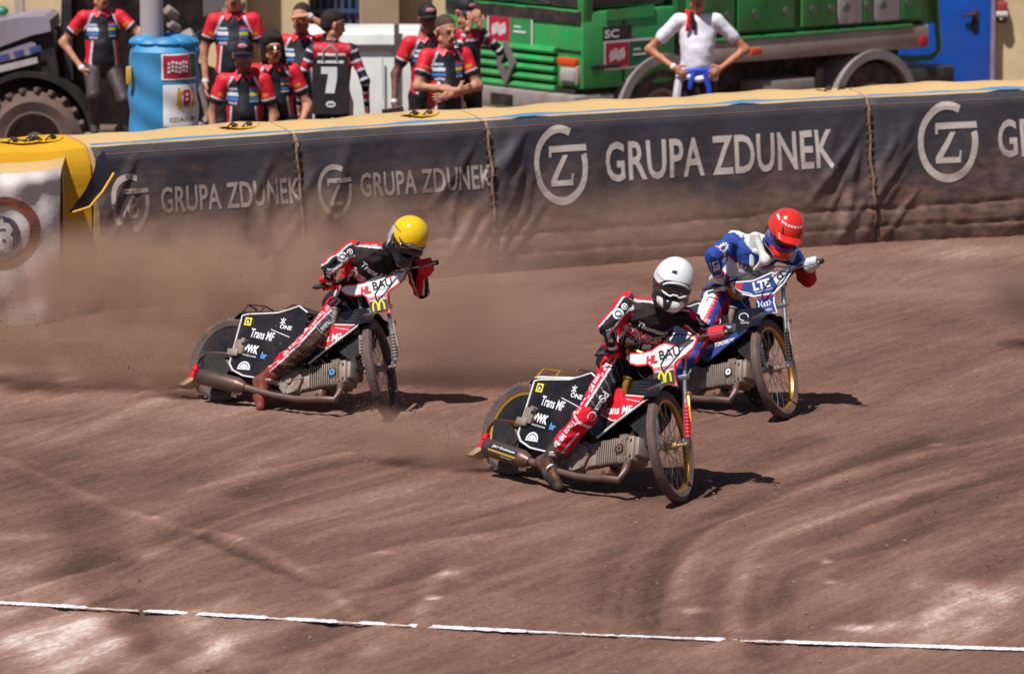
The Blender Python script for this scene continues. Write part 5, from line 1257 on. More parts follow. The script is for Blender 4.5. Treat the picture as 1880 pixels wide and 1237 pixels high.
    # gloves
    for g, el, s_, nm in ((gR, J['Rel'], 1, 'glove'), (gL, J['Lel'], -1, 'glove')):
        GP = fist(g, ba, el-g, s=1.12, side=-s_ if s_ > 0 else 1); GP.append(prim('cuff', g+unit(el-g)*.065, g+unit(el-g)*.105, .030, .036))
        v_, q_ = nets(GP, .0042, .0035); mesh_obj(nm, v_, q_, M_glr if k != 'red' else M_glw, root, None, ob)
        if k == 'red':
            mb = MB(); a_ = unit(el-g)
            for i in range(3): c_ = g+a_*(.012+.012*i)+np.array([0, -.012, .034]); mb.ell(c_+ba*(i-1)*.02, (.010, .006, .012), 8, 6)
            mb.build('knuckle_pad', M_blackm, root, off=Vector(ob))
    # boots
    for a, t_, kn in ((J['Ran'], J['Rto'], J['Rkn']), (J['Lan'], J['Lto'], J['Lkn'])):
        ax_ = unit(kn-a); fd_ = unit(t_-a); heel = a-fd_*.0-ax_*.055-unit(fd_+ax_*.3)*.035; toe = a+fd_*.17-ax_*.045
        BP = [prim('b', a+ax_*.09, a, .058, .050), prim('b', a, heel, .047, .036), prim('b', heel, a+fd_*.09-ax_*.05, .036, .042), prim('b', a+fd_*.09-ax_*.05, toe, .043, .032), prim('b', a+fd_*.03, a+fd_*.10-ax_*.03, .044, .036)]
        v_, q_ = nets(BP, .007, .010, wob=.0012); bt = mesh_obj('boot', v_, q_, M_bootr if k == 'yellow' else M_boot, root, None, ob)
        if k != 'red' and a is J['Ran']:
            d = Decal(a+fd_*.06-ax_*.03, fd_, -np.cross(fd_, camd)/np.linalg.norm(np.cross(fd_, camd)), camd, bvh_of(v_, q_), .002); d.put(text_fit('SPEEDWAY', .13, .024, bold=.02), mat('ochre lettering', srgb('a5641e' if k == 'white' else 'c09a20'), .6)); d.build(bt, {'ochre lettering': 'lettering'}, Vector(ob))
        if k == 'white' and a is J['Ran']:
            mb = MB(); q = [a+fd_*.055+ax_*.0+np.cross(fd_, ax_)*.055*math.cos(t)+ax_*.055*math.sin(t)*.6-ax_*.01 for t in np.linspace(0, 2*math.pi, 18)[:-1]]; mb.tube(q, .007, 6, closed=True); mb.build('strap', M_white, bt, off=Vector(ob))
    # lettering on the suit
    offv = Vector(ob)
    if k != 'red':
        def along(a, b_, txts, W, H, m, lat_off=0., n=camd, flip=1, bold=.03):
            ax_ = unit(b_-a); v_ = unit(np.cross(n, ax_))*flip
            for t, s_ in txts:
                o_ = a+(b_-a)*t+v_*lat_off; d = Decal(o_, ax_, v_, n, bv, .003, .14); d.put(text_fit(s_, W, H, bold=bold), m); d.build(body, None, offv)
        axd = unit(J['Rkn']-J['Rhip']); latv = unit(np.cross(camd, axd)); sgn = 1 if latv[0] < 0 else -1
        along(J['Rhip'], J['Rkn'], [(.0, 'Trans MF'), (.42, 'Trans MF'), (.84, 'Trans MF')], .165, .026, M_lw, .062*sgn)
        if k == 'white':
            along(J['Rkn'], J['Ran'], [(.40, 'Trans MF'), (.88, 'MF')], .17, .034, M_lw, .030*sgn); along(J['Ran'], J['Rkn'], [(.42, 'Jörg Grohmann')], .22, .026, M_lw, .030*sgn)
            along(J['Rhip'], J['Rkn'], [(.55, 'PS')], .07, .05, M_lw, -.028*sgn); along(J['Rhip']+unit(camd)*.0, J['Rkn'], [(.72, 'KULLIK')], .08, .024, M_lw, -.030*sgn)
            d = Decal(J['Rhip']+(J['Rkn']-J['Rhip'])*.93-latv*sgn*.03, axd, np.cross(camd, axd)/1.01, camd, bv, .003, .14); d.put(disc(.025, 20, .019, 1.6, .6, 5.6), M_lw); d.build(body, {'lettering white': 'print'}, offv)
        else:
            d = Decal(J['Rhip']+(J['Rkn']-J['Rhip'])*.40-latv*sgn*.02, axd, latv*sgn, camd, bv, .003, .14); d.put(rect(.175, .115, 6), M_lw); d.put(rect(.167, .107, 6), mat('charcoal patch', srgb('33343a'), .5), lift=.0015); d.put(rect(.167, .020, 6), mat('ochre band', srgb('d0941c'), .5), (0, -.04), lift=.003); d.build(body, {'lettering white': 'patch_border', 'charcoal patch': 'patch', 'ochre band': 'patch_band'}, offv)
            d = Decal(J['Rhip']+(J['Rkn']-J['Rhip'])*.42-latv*sgn*.012, -axd, -latv*sgn, camd, bv, .007, .14); d.put(text_fit('SAFELIFT', .12, .028, bold=.02), M_lw); d.build(body, None, offv)
            along(J['Rkn'], J['Ran'], [(.25, 'Trans MF'), (.75, 'Trans MF')], .17, .026, M_lw, .048*sgn)
        # forearm and shoulder
        d = Decal(J['Rel']*.62+J['Rsh']*.38+np.array([.01, 0, -.035]), unit(J['Rel']*.2+gR*.8-J['Rsh']), np.cross(camd, unit(J['Rel']*.2+gR*.8-J['Rsh'])), camd, bv, .003, .16)
        w3 = unit(gR-J['Rel']); v3 = unit(np.cross(camd, w3)); d = Decal((J['Rel']+gR)/2, w3, v3, camd, bv, .003, .16); d.put(text_fit('Trans MF', .15, .032, bold=.03), M_lw, (-.035, -.004)); 
        for y_ in (-.048, -.036, .034, .046): d.put(rect(.17, .0025, 5), M_lw, (0, y_))
        d.build(body, None, offv)
        for o_, r_ in ((J['Rsh']*.55+J['Rel']*.45, .034), (J['Rsh']*.92+J['Rel']*.08-up*.01, .020)):
            d = Decal(o_, (1, 0, 0), (0, 0, 1), camd, bv, .003, .16); d.put(disc(r_, 24, r_*.62), M_lw); d.put(disc(r_*.35, 10, 0, 1.3), M_lw); d.build(body, {'lettering white': 'round_badge'}, offv)
        sd = unit(J['Lsh']-J['Rsh']); d = Decal(J['Rsh']*.70+J['neck']*.30+up*.02, sd, up, unit(up+camd*.6), bv, .003, .14); d.put(text_fit('Trans MF', .14, .026, bold=.03), M_lw, (0, .0)); d.build(body, None, offv)
        cn = unit(fr+camd*.6); cu = unit(J['Lsh']-J['Rsh']); cu = unit(cu-cn*np.dot(cu, cn)); cv = np.cross(cn, cu)
        if cv[2] < 0: cv = -cv
        cc = J['chest']; d = Decal(cc, cu, cv, cn, bv, .004, .2)
        if k == 'white':
            d.put(text_fit('DEVILS', .25, .060, bold=.075, spacing=.95), M_lw, (-.01, .010), rot=-.16); d.put(text_fit('DEVILS', .25, .060, bold=.02, spacing=.95), M_lr, (-.01, .010), rot=-.16, lift=.002)
            d.put(text_fit('Thomsen', .20, .036, bold=.03), M_lw, (.04, .078), rot=-.16); d.put(rect(.06, .018, 2), mat('cobalt print', srgb('2a3fb0'), .5), (.14, .075), rot=-.1)
            for x_ in (-.065, .04):
                d.put(stroke([(x_-.045, -.105), (x_+.045, -.105), (x_+.045, -.025), (x_-.045, -.025), (x_-.045, -.105)], .004), M_lw)
                for a_ in (.8, 2.35, 3.9, 5.5): d.put(disc(.017, 12), M_lw, (x_+.016*math.cos(a_), -.065+.016*math.sin(a_)))
        else:
            d.put(text_fit('DEVILS', .25, .060, bold=.075, spacing=.95), M_lw, (.0, -.03), rot=-.45); d.put(text_fit('DEVILS', .25, .060, bold=.02, spacing=.95), M_lr, (0, -.03), rot=-.45, lift=.002)
            d.put(text_fit('Trans MF', .22, .045, bold=.03), M_lw, (.05, .055), rot=-.45)
        d.build(body, {'cobalt print': 'print'}, offv)
    else:
        cn = unit(fr+camd*.6); cu = unit(J['Lsh']-J['Rsh']); cu = unit(cu-cn*np.dot(cu, cn)); cv = np.cross(cn, cu)
        if cv[2] < 0: cv = -cv
        cc = J['pel']+up*Ln*.63; d = Decal(cc, cu, cv, cn, bv, .004, .2); d.put(text_fit('WYBRZEŻE', .29, .062, bold=.02), mat('navy print', srgb('15233f'), .5), (.0, 0.02), rot=-.28); d.build(body, {'navy print': 'lettering'}, offv)
        ax_ = unit(J['Rel']-J['Rsh']); v_ = unit(np.cross(camd, ax_)); d = Decal((J['Rsh']+J['Rel'])/2, -ax_, v_ if v_[2] > 0 else -v_, camd, bv, .003, .15)
        pts = []
        for i in range(36): r_ = .030 if (i//2) % 2 else .023; a_ = 2*math.pi*i/36; pts.append((1.9*r_*math.cos(a_), r_*math.sin(a_)))
        d.put((np.array(pts), [tuple(range(36))]), M_lw, (-.005, .01)); d.put(text_fit('MONO', .075, .022, bold=.03), mat('navy print', srgb('15233f'), .5), (-.005, .01), lift=.002); d.build(body, {'lettering white': 'gear_badge', 'navy print': 'lettering'}, offv)
        w3 = unit(gR-J['Rel']); v3 = unit(np.cross(camd, w3)); d = Decal((J['Rel']+gR)/2, w3, v3, camd, bv, .003, .16); d.put(text_fit('LTE', .10, .045, bold=.05), M_lw, (-.05, .0)); d.put(text_fit('logistics & transport', .13, .012), M_lw, (-.04, -.036)); d.build(body, None, offv)
        ax_ = unit(J['Rkn']-J['Rhip']); v_ = unit(np.cross(camd, ax_)); sg = 1 if v_[0] < 0 else -1
        d = Decal(J['Rhip']+(J['Rkn']-J['Rhip'])*.5+v_*sg*.06, -ax_, v_*-1*sg, camd, bv, .003, .15); d.put(text_fit('True', .13, .04, bold=.04), M_lr); d.build(body, None, offv)
        d = Decal(J['Rhip']+(J['Rkn']-J['Rhip'])*.45-v_*sg*.03, -ax_, -v_*sg, camd, bv, .003, .15); d.put(text_fit('GDAŃSKIE', .14, .018, bold=.02), M_lw, (.0, -.018)); d.put(text_fit('ZAKŁADY', .14, .016, bold=.02), M_lw, (0, -.04)); d.put(stroke([(-.07, .02), (-.04, .035), (-.03, .0), (0, .03), (.01, .0), (.05, .03), (.07, .05)], .005), M_lw); d.build(body, None, offv)
        # neck brace
        NP = [prim('n', J['neck']+rt*.11+up*.04, J['neck']+fr*.12-up*.03, .022, .026), prim('n', J['neck']-rt*.12+up*.02, J['neck']+fr*.12-up*.03, .022, .024), prim('n', J['neck']+rt*.12+up*.03, J['neck']+rt*.05-up*.12+fr*.10, .030, .016, fr, 1.8), prim('n', J['neck']+fr*.11-up*.02, J['neck']+rt*.02-up*.13+fr*.12, .026, .014, fr, 1.8)]
        v_, q_ = nets(NP, .007, .01); mesh_obj('neck_brace', v_, q_, mat('pale grey plastic', srgb('dfe2df'), .4, dirt=.1), root, None, ob)
    # helmet
    f, u_, r_ = hcfg['basis']; h0 = J['head']
    def hp(x, y, z): return h0+f*x+r_*y+u_*z      # forward, right, up
    HP = [prim('shell', hp(-.02, 0, .02), hp(.012, 0, .02), .128, .122, r_, 1.05), prim('shell', hp(-.01, 0, .05), hp(.0, 0, .06), .112, .110), prim('chin', hp(.0, .065, -.085), hp(.105, .02, -.105), .048, .034), prim('chin', hp(.0, -.065, -.085), hp(.105, -.02, -.105), .048, .034), prim('chin', hp(.105, .02, -.105), hp(.105, -.02, -.105), .034, .034), prim('chin', hp(-.05, .0, -.05), hp(-.02, 0, -.09), .11, .095)]
    carve = [prim('c', hp(.13, .055, -.012), hp(.13, -.055, -.012), .052, .052)]
    v_, q_ = nets(HP, .0052, .010, carve=carve); X = (v_-h0)@f; Yr = (v_-h0)@r_; Z = (v_-h0)@u_
    c_ = np.tile(np.array(hcfg['col']), (len(v_), 1)); dark = NAV*1.0
    line = .030-.055*np.clip(-X+.02, -.1, .15) if k != 'yellow' else .045-.10*np.clip(X, -.1, .12)+.0*X
    low = Z < (.020-.02*(X/.1) if k == 'white' else .012 if k == 'red' else .028-.25*np.clip(X-.0, -.1, .13)*.3)
    c_[low] = dark
    if k == 'white': 
        mm = (Z < -.075) & (X > .055); c_[mm] = np.array(srgb('d8d6d2')); c_[mm & (abs(np.sin(Yr*46)+Z*9) < .42)] = dark; c_[(Z > .02) & (abs(Z-.062+.3*X) < .003) & (X > .03)] = np.array(srgb('777777')); c_[(abs(Yr-.028) < .016) & (abs(Z-.095) < .010) & (X > .03)] = np.array(srgb('252a4a'))
    if k == 'yellow': 
        c_[(Z < .05) & (Z > -.09) & (X < -.0) & (Yr > .05)] = np.array(srgb('b9b6c8')); c_[(Z > .0) & (abs(Z-.07-.3*X) < .004) & (abs(Yr) > .1)] = np.array(srgb('7d5d10'))
    if k == 'red':
        c_[low] = dark; c_[(Z < -.055) & (X > .06)] = np.array(hcfg['col']); c_[(Z < .012) & (Z > -.08) & (abs(Yr) > .07) & (X > .0) & (X < .09)] = np.array(srgb('1f3fae')); c_[(X > .02) & (abs(abs(Yr)-.045-.2*Z) < .007) & (abs(Z-.075) < .022)] = NAV; c_[(X > -.02) & (abs(Z-.118) < .006) & (abs(np.sin(Yr*150)) > .6)] = WHc
    hm = mesh_obj('helmet', v_, q_, mat('painted helmet', rough=.18, dirt=.05, vcol=True, scale=8, coat=.6, var=.03), root, c_, ob)
    # goggles: frame and lens
    GP2 = [prim('g', hp(.086, .054, -.008), hp(.086, -.054, -.008), .046, .046, u_, 1.05)]
    v_, q_ = nets(GP2, .0055, .003); mesh_obj('goggle_lens', v_, q_, mat('dark goggle lens', srgb('1a1216'), .08, dirt=.02, coat=.8), hm, None, ob)
    mb = MB(); pts = [hp(.143-.034*math.cos(t)**2, .084*math.cos(t), -.008+.043*math.sin(t)*(1 if abs(math.cos(t)) > .3 or math.sin(t) > 0 else .72)) for t in np.linspace(0, 2*math.pi, 41)[:-1]]
    mb.tube(pts, .0068, 8, closed=True); mb.build('goggle_frame', M_white if k == 'white' else M_blackm if k == 'yellow' else mat('blue plastic', srgb('2337b8'), .35, dirt=.05), hm, off=offv)
    if k in ('red', 'yellow'):
        mb = MB(); V2 = []; F2 = []; n_ = 14; L_ = .085 if k == 'red' else .050; dz = .030 if k == 'red' else .010
        for i in range(n_+1):
            a_ = math.radians(-68+136*i/n_); s_ = math.sin(a_)
            for e_ in (0, 1):
                for th in (0, .006): V2.append(hp(.070+.048*math.cos(a_)-.02+L_*e_*math.cos(a_*.9), .112*s_*(1-.12*e_), .062-.012*abs(s_)-dz*e_+th-.0))
        for i in range(n_): b0_ = 4*i; F2 += [(b0_, b0_+2, b0_+6, b0_+4), (b0_+1, b0_+5, b0_+7, b0_+3), (b0_+2, b0_+3, b0_+7, b0_+6), (b0_, b0_+4, b0_+5, b0_+1)]
        F2 += [(0, 1, 3, 2), (4*n_, 4*n_+2, 4*n_+3, 4*n_+1)]
        mb.add(V2, F2); mb.build('helmet_peak', mat('peak red', hcfg['col'], .2, dirt=.03, coat=.5) if k == 'red' else mat('smoked visor', srgb('4a4448'), .1, dirt=.1, coat=.5), hm, off=offv)
    if k == 'yellow':
        d = Decal(hp(.11, .02, .055), -r_, u_, f, bvh_of(*nets(HP, .0075, .010)), .004, .1); d.put(disc(.022, 20, 0, 1.6), M_lr); d.put(disc(.018, 20, 0, 1.6), M_lw, lift=.001); d.put(text_fit('6D', .04, .022, bold=.05), M_lr, lift=.002); d.build(hm, {'lettering white': 'badge', 'lettering red': 'badge'}, offv)
        mb = MB(); mb.ell(hp(.115, 0, -.075), (.045, .045, .03), 14, 10); mb.build('breath_guard', M_black, hm, off=offv)
    mb = MB(); mb.tube([hp(.0, .105, -.02), hp(-.06, .09, -.015), hp(-.12, .0, -.01), hp(-.06, -.09, -.015), hp(.0, -.105, -.02)], .012, 6); 
    mb.build('goggle_strap', M_blackm, hm, off=offv)
    return root
def hbasis(yaw, pitch, roll):
    """toward the camera, then turned, nodded and tilted (degrees; tilt to image right positive)"""
    M_ = Matrix.Rotation(math.radians(yaw), 3, 'Z') @ Matrix.Rotation(math.radians(pitch), 3, 'X')
    f = M_ @ Vector((0, -1, 0)); u_ = M_ @ Vector((0, 0, 1)); R_ = Matrix.Rotation(math.radians(roll), 3, Vector((0, 1, 0)))
    f = R_ @ f; u_ = R_ @ u_; f = np.array(f); u_ = np.array(u_); return f, u_, np.cross(f, u_)
rider('white', 'person in black and red race suit and white helmet leaning over the nearest motorcycle', dict(basis=hbasis(6, 2, 12), col=srgb('e2e3e8')))
rider('yellow', 'person in black and red race suit and yellow helmet with muddy lower leg', dict(basis=hbasis(22, 30, 18), col=srgb('e8be10')))
rider('red', 'person in blue and white race suit and red peaked helmet with white gloves', dict(basis=hbasis(14, 26, 14), col=srgb('dc2a20')))

def open_hand(w, d, n, s=1., curl=.3, side=1):
    """palm and five fingers from the wrist w along d, palm facing n"""
    d = unit(d); n = unit(np.array(n)-d*np.dot(n, d)); a = np.cross(d, n)*side; P = [prim('hand', w, w+d*.05*s+a*.018, .024*s, .021*s, n, 1.35), prim('hand', w+d*.02, w+d*.05*s-a*.018, .024*s, .021*s, n, 1.35), prim('hand', w+d*.04*s, w+d*.085*s, .028*s, .026*s, n, 1.6)]
    for i, L in enumerate((.066, .078, .072, .056)):
        o = w+d*.085*s+a*(1.5-i)*.0205*s; q = o
        for j in range(3):
            dd = unit(d*math.cos(curl*(j+.6))+n*math.sin(curl*(j+.6))+a*(1.5-i)*.05); q2 = q+dd*L*s*(.42, .33, .25)[j]; P.append(prim('hand', q, q2, (.0098-.001*j)*s, (.0092-.001*j)*s)); q = q2
    t0 = w+d*.03*s+a*.03*s; t1 = t0+(d*.5+a*.8)*.034*s+n*.008; t2 = t1+(d*.85+a*.3+n*.25)*.032*s
    P += [prim('hand', w+d*.01+a*.012, t0, .017*s, .016*s), prim('hand', t0, t1, .014*s, .0115*s), prim('hand', t1, t2, .0115*s, .009*s)]
    return P
PCOL = dict(W=srgb('c9cfe0'), B=srgb('2f74c8'), Y=srgb('cfb91e'), P=srgb('b69aa8'), R=srgb('c2243a'), L=srgb('a9b6cf'))
def crew(label, px, Y, gz, yaw=0, s=1., R=None, L=None, head=(0, 0, 0), shirt='team', hair='short', haircol='2a1d18', cap=None, glasses=None, legs=None, trousers='1c1b22', lean=(0, 0), seat=None, cat='crew', hands=None, neckdz=0., skin='b9826a', longsleeve=False, wristband=None):
    """standing or seated figure; local frame faces the camera, x to image right"""
    s = s*1.035; haircol = haircol
    b = at(px, Y, gz); base = Vector((b.x, Y, gz)); root = empty('person', base, label, cat, 'paddock crew behind the fence'); ob = np.array(base)
    cy, sy = math.cos(math.radians(yaw)), math.sin(math.radians(yaw)); sk = np.array(srgb(skin))
    def W(p): p = np.array(p, float)*s; return np.array([p[0]*cy-p[1]*sy, p[0]*sy+p[1]*cy, p[2]])
    dz = seat or 0.
    lx, ly = lean
    J = dict(pel=(0, 0, .95+dz), chest=(lx*.5, ly*.5, 1.22+dz), neck=(lx*.9, ly*.9, 1.47+dz), Rsh=(-.175+lx*.85, .0+ly*.85, 1.415+dz), Lsh=(.175+lx*.85, .0+ly*.85, 1.415+dz), head=(lx, ly-.02, 1.62+dz+neckdz),
             Rhip=(-.095, 0, .92+dz), Lhip=(.095, 0, .92+dz))
    if seat is not None: J.update(Rkn=(-.15, -.42, .93+dz), Lkn=(.15, -.42, .93+dz), Ran=(-.15, -.40, .10), Lan=(.15, -.40, .10), Rto=(-.16, -.56, .04), Lto=(.16, -.56, .04))
    else: J.update(Rkn=(-.115, -.02, .50), Lkn=(.115, -.02, .50), Ran=(-.12, .02, .09), Lan=(.12, .02, .09), Rto=(-.14, -.15, .035), Lto=(.14, -.15, .035))
    if legs: J.update(legs)
    R = R or ((-.26, .02, 1.14), (-.26, -.04, .88)); L = L or ((.26, .02, 1.14), (.26, -.04, .88))
    J['Rel'] = R[0]; J['Rwr'] = R[1]; J['Lel'] = L[0]; J['Lwr'] = L[1]
    J = {k: np.array(v, float) for k, v in J.items()}
    ex = np.array([0, 1., 0])
    P = [prim('torso', J['pel']+(0, 0, .02), J['chest'], .150, .158, ex, 1.15), prim('torso', J['pel']+(0, -.03, .08), J['chest']+(0, -.03, -.08), .135, .135), prim('torso', J['chest'], J['chest']+(J['neck']-J['chest'])*.55, .150, .13, ex, 1.3), prim('torso', J['Rsh']+(.03, 0, -.01), J['Lsh']+(-.03, 0, -.01), .058, .058), prim('torso', J['neck']+(0, 0, -.06), J['Rsh']+(.05, 0, .0), .055, .055), prim('torso', J['neck']+(0, 0, -.06), J['Lsh']+(-.05, 0, .0), .055, .055), prim('torso', J['chest']+(-.06, 0, .08), J['chest']+(.06, 0, .08), .11, .11, ex, 1.2),
         prim('torso', J['pel']+(-.05, 0, 0), J['pel']+(.05, 0, 0), .115, .115), prim('neck', J['neck']+(0, 0, -.03), J['head']+(0, .01, -.05), .056, .052),
         prim('Rua', J['Rsh'], J['Rel'], .052, .041), prim('Rfa', J['Rel'], J['Rwr'], .041, .027), prim('Lua', J['Lsh'], J['Lel'], .052, .041), prim('Lfa', J['Lel'], J['Lwr'], .042, .027),
         prim('leg', J['Rhip'], J['Rkn'], .092, .064), prim('leg', J['Rkn'], J['Ran'], .064, .048), prim('leg', J['Lhip'], J['Lkn'], .092, .064), prim('leg', J['Lkn'], J['Lan'], .064, .048),
         prim('shoe', J['Ran']+(0, .03, -.03), J['Rto'], .045, .036), prim('shoe', J['Lan']+(0, .03, -.03), J['Lto'], .045, .036)]
    if shirt != 'suit' and not longsleeve:
        for a, e in (('Rsh', 'Rel'), ('Lsh', 'Lel')): P.append(prim('sleeve', J[a], J[a]*.45+J[e]*.55, .062, .060))
    # head
    hy, hp_, hr = [math.radians(q) for q in head]; HM = np.array((Matrix.Rotation(hr, 3, 'Y') @ Matrix.Rotation(hy, 3, 'Z') @ Matrix.Rotation(hp_, 3, 'X'))); H = J['head']
    def h_(x, y, z): return H+HM@(np.array([x, y, z])*1.07)
    exh = HM@np.array([1., 0, 0])
    HP = [prim('skull', h_(0, .018, .035), h_(0, -.005, .04), .091, .086, exh, 1.16), prim('face', h_(0, -.03, .0), h_(0, -.036, -.055), .066, .050, exh, 1.05), prim('face', h_(0, -.05, -.085), h_(0, -.03, -.08), .034, .04), prim('face', h_(-.035, .0, -.06), h_(.035, .0, -.06), .035, .035),
          prim('nose', h_(0, -.094, .018), h_(0, -.108, -.018), .009, .0125), prim('nose', h_(-.010, -.098, -.022), h_(.010, -.098, -.022), .009, .009), prim('brow', h_(-.032, -.083, .03), h_(.032, -.083, .03), .012, .012), prim('ear', h_(-.079, .012, .02), h_(-.079, .012, -.015), .012, .009), prim('ear', h_(.079, .012, .02), h_(.079, .012, -.015), .012, .009),
          prim('lip', h_(-.018, -.088, -.047), h_(.018, -.088, -.047), .0075, .0075), prim('lip', h_(-.015, -.087, -.058), h_(.015, -.087, -.058), .007, .007), prim('neck', J['neck']+(0, 0, -.02), H+(0, .01, -.05), .054, .052)]
    hv, hq = nets(HP, .0055, .006)
    tg, T, D = label_verts(hv, HP); lc = (hv-H)@HM; hc = np.tile(sk, (len(hv), 1))
    eye = (lc[:, 1] < -.06) & (abs(abs(lc[:, 0])-.032) < .015) & (abs(lc[:, 2]-.010) < .009); hc[eye] = np.array(srgb('2a1c18')); hc[(tg == 'lip')] = np.array(srgb('8d4c44')); hc[(lc[:, 1] < -.06) & (abs(lc[:, 2]+.052) < .003) & (abs(lc[:, 0]) < .022)] = np.array(srgb('4a2622'))
    brw = (lc[:, 1] < -.055) & (abs(abs(lc[:, 0])-.033) < .018) & (abs(lc[:, 2]-.034) < .005); hc[brw] = np.array(srgb(haircol))
    if hair == 'beard': hc[(lc[:, 2] < -.035) & (lc[:, 1] < .0) & (tg != 'lip')] = np.array(srgb(haircol))*.5+sk*.5
    # body
    V, Q = nets(P, .0098, .014, wob=.0030, seed=int(px))
    tg, T, D = label_verts(V, P); u = V[:, 0]-lx*np.clip((V[:, 2]-.95-dz)/.5, 0, 1)*.85; hh = V[:, 2]-dz; fy = V[:, 1]-ly*np.clip((hh-.95)/.5, 0, 1)*.85; front = fy < .01
    col = np.tile(np.array(srgb(trousers)), (len(V), 1)); shoe = np.array(srgb('3a312e')); col[tg == 'shoe'] = shoe
    tor = (tg == 'torso') & (hh > .96); arm = np.isin(tg, ['Rua', 'Lua', 'sleeve']); fore = np.isin(tg, ['Rfa', 'Lfa'])
    if shirt == 'team':
        bl = np.array(srgb('12131c')); rd = np.array(srgb('d3162c')); wh = np.array(srgb('cfd3e2'))
        col[tor] = bl; rl = .095+(1.445-hh)*.52; yk = tor & (abs(u) > rl) & (hh > 1.27); col[yk] = rd; yk2 = tor & (abs(abs(u)-rl) < .010) & (hh > 1.29); col[yk2] = wh; col[tor & (hh > 1.455)] = rd
        sd = tor & (abs(u) > .105+.10*(1.22-np.clip(hh, 1, 1.3))) & (hh < 1.20); col[sd] = rd; col[tor & (abs(abs(u)-(.100+.10*(1.22-np.clip(hh, 1, 1.3)))) < .008) & (hh < 1.2)] = wh
        col[arm] = rd; col[(tg == 'neck') & (hh < 1.50) & (fy > -.03)] = rd
        sl = tg == 'sleeve'; col[sl & (T > .90)] = wh; col[sl & (T > .965)] = bl
        col[(tg == 'Rua') & (T > .60)] = sk; col[(tg == 'Lua') & (T > .60)] = sk
        col[sl & (T > .60) & (T < .76) & (D[:, 1] < .01) & (abs(D[:, 0]+.02*np.sign(u)) < .024)] = np.array(srgb('d88a1a'))
        for x0, x1, z0, z1, c in ((-.15, -.055, 1.335, 1.358, 'L'), (-.145, -.045, 1.288, 1.322, 'W'), (-.150, -.045, 1.250, 1.274, 'B'), (-.13, -.055, 1.215, 1.235, 'P'), (.055, .135, 1.345, 1.365, 'R'), (.055, .135, 1.325, 1.345, 'B'), (.055, .13, 1.292, 1.316, 'Y'), (.055, .13, 1.262, 1.280, 'B'), (.055, .125, 1.236, 1.250, 'L')):
            col[tor & front & (u > x0) & (u < x1) & (hh > z0) & (hh < z1)] = np.array(PCOL[c])
        col[fore] = sk
    elif shirt == 'white':
        wh = np.array(srgb('dcdbe8')); col[(tg == 'torso') & (hh > .93)] = wh; col[arm] = wh; col[fore] = sk; col[(tg == 'Rua') & (T > .6)] = sk; col[(tg == 'Lua') & (T > .6)] = sk
        col[tg == 'neck'] = sk
    elif shirt == 'suit':
        bl = np.array(srgb('10121c')); rd = np.array(srgb('b8142c')); wh = np.array(srgb('cfd3e2'))
        col[:] = bl; col[tor & (hh > 1.38)] = rd; col[tor & (abs(hh-1.38) < .009)] = wh; col[(abs(u) > .12) & tor] = rd
        dn = D/np.maximum(np.linalg.norm(D, axis=1), 1e-6)[:, None]
        for t_ in ('Rua', 'Rfa', 'Lua', 'Lfa'):
            m = tg == t_; col[m & (np.sin(T*22) > .75)] = wh; col[m & (abs(T-.5) < .10)] = rd
        col[tg == 'leg'] = bl; lg = (tg == 'leg') & (abs(V[:, 0]) > .17); col[lg] = rd; col[(tg == 'leg') & (abs(abs(V[:, 0])-.165) < .008)] = wh
    col[(tg == 'neck') & (hh > 1.50)] = sk
    if longsleeve and shirt == 'team': col[fore] = np.array(srgb('12131c')); n_ = fore & (np.sin(T*30+u*60) > .3); col[n_] = np.array(srgb('cfd3e2'))
    # hands
    parts = [(V, Q, col), (hv, hq, hc)]
    hands = hands or {}
    for sd_, w_, e_ in ((1, J['Rwr'], J['Rel']), (-1, J['Lwr'], J['Lel'])):
        key = 'R' if sd_ > 0 else 'L'; d_, n_, cu = hands.get(key, (w_-e_, (0, .2, 0) if abs((w_-e_)[2]) < .1 else ((-.9*-sd_), 0, 0), .35))
        if isinstance(n_, tuple) and n_ == (0, .2, 0): n_ = (0, 1, 0)
        dd = unit(d_); nn = np.array(n_, float)
        if np.linalg.norm(nn-dd*np.dot(nn, dd)) < 1e-3: nn = np.array([0, 1., .3])
        pv, pq = nets(open_hand(w_, dd, nn, 1.0, cu, sd_)+[prim('w', w_-unit(w_-e_)*.03, w_+dd*.01, .0265, .025, )], .0050, .0028); parts.append((pv, pq, np.tile(sk, (len(pv), 1))))
    VV, QQ = joinm([(a, b_) for a, b_, _ in parts]); CC = np.concatenate([c for _, _, c in parts])
    Wm = np.array([[cy, -sy, 0], [sy, cy, 0], [0, 0, 1]])*s
    mesh_obj('body', VV@Wm.T, QQ, M_skin, root, CC)
    def add(name, prims, m, h=.006, k=.006, carve=()):
        v, q = nets(prims, h, k, carve=carve); return mesh_obj(name, v@Wm.T, q, m, root)
    MW = Matrix([[cy*s, -sy*s, 0, 0], [sy*s, cy*s, 0, 0], [0, 0, s, 0], [0, 0, 0, 1]])
    hm = mat('hair '+haircol, srgb(haircol), .75, dirt=0, scale=60, bump=.6, var=.3)
    if hair in ('short', 'beard') and not cap: add('hair', [prim('h', h_(0, .022, .050), h_(0, .0, .054), .0925, .084, exh, 1.14), prim('h', h_(0, .045, .0), h_(0, .04, .05), .066, .076)], hm, carve=[prim('c', h_(-.03, -.112, .018), h_(.03, -.112, .018), .078, .078), prim('c', h_(0, -.09, -.08), h_(0, -.02, -.09), .085, .085)])
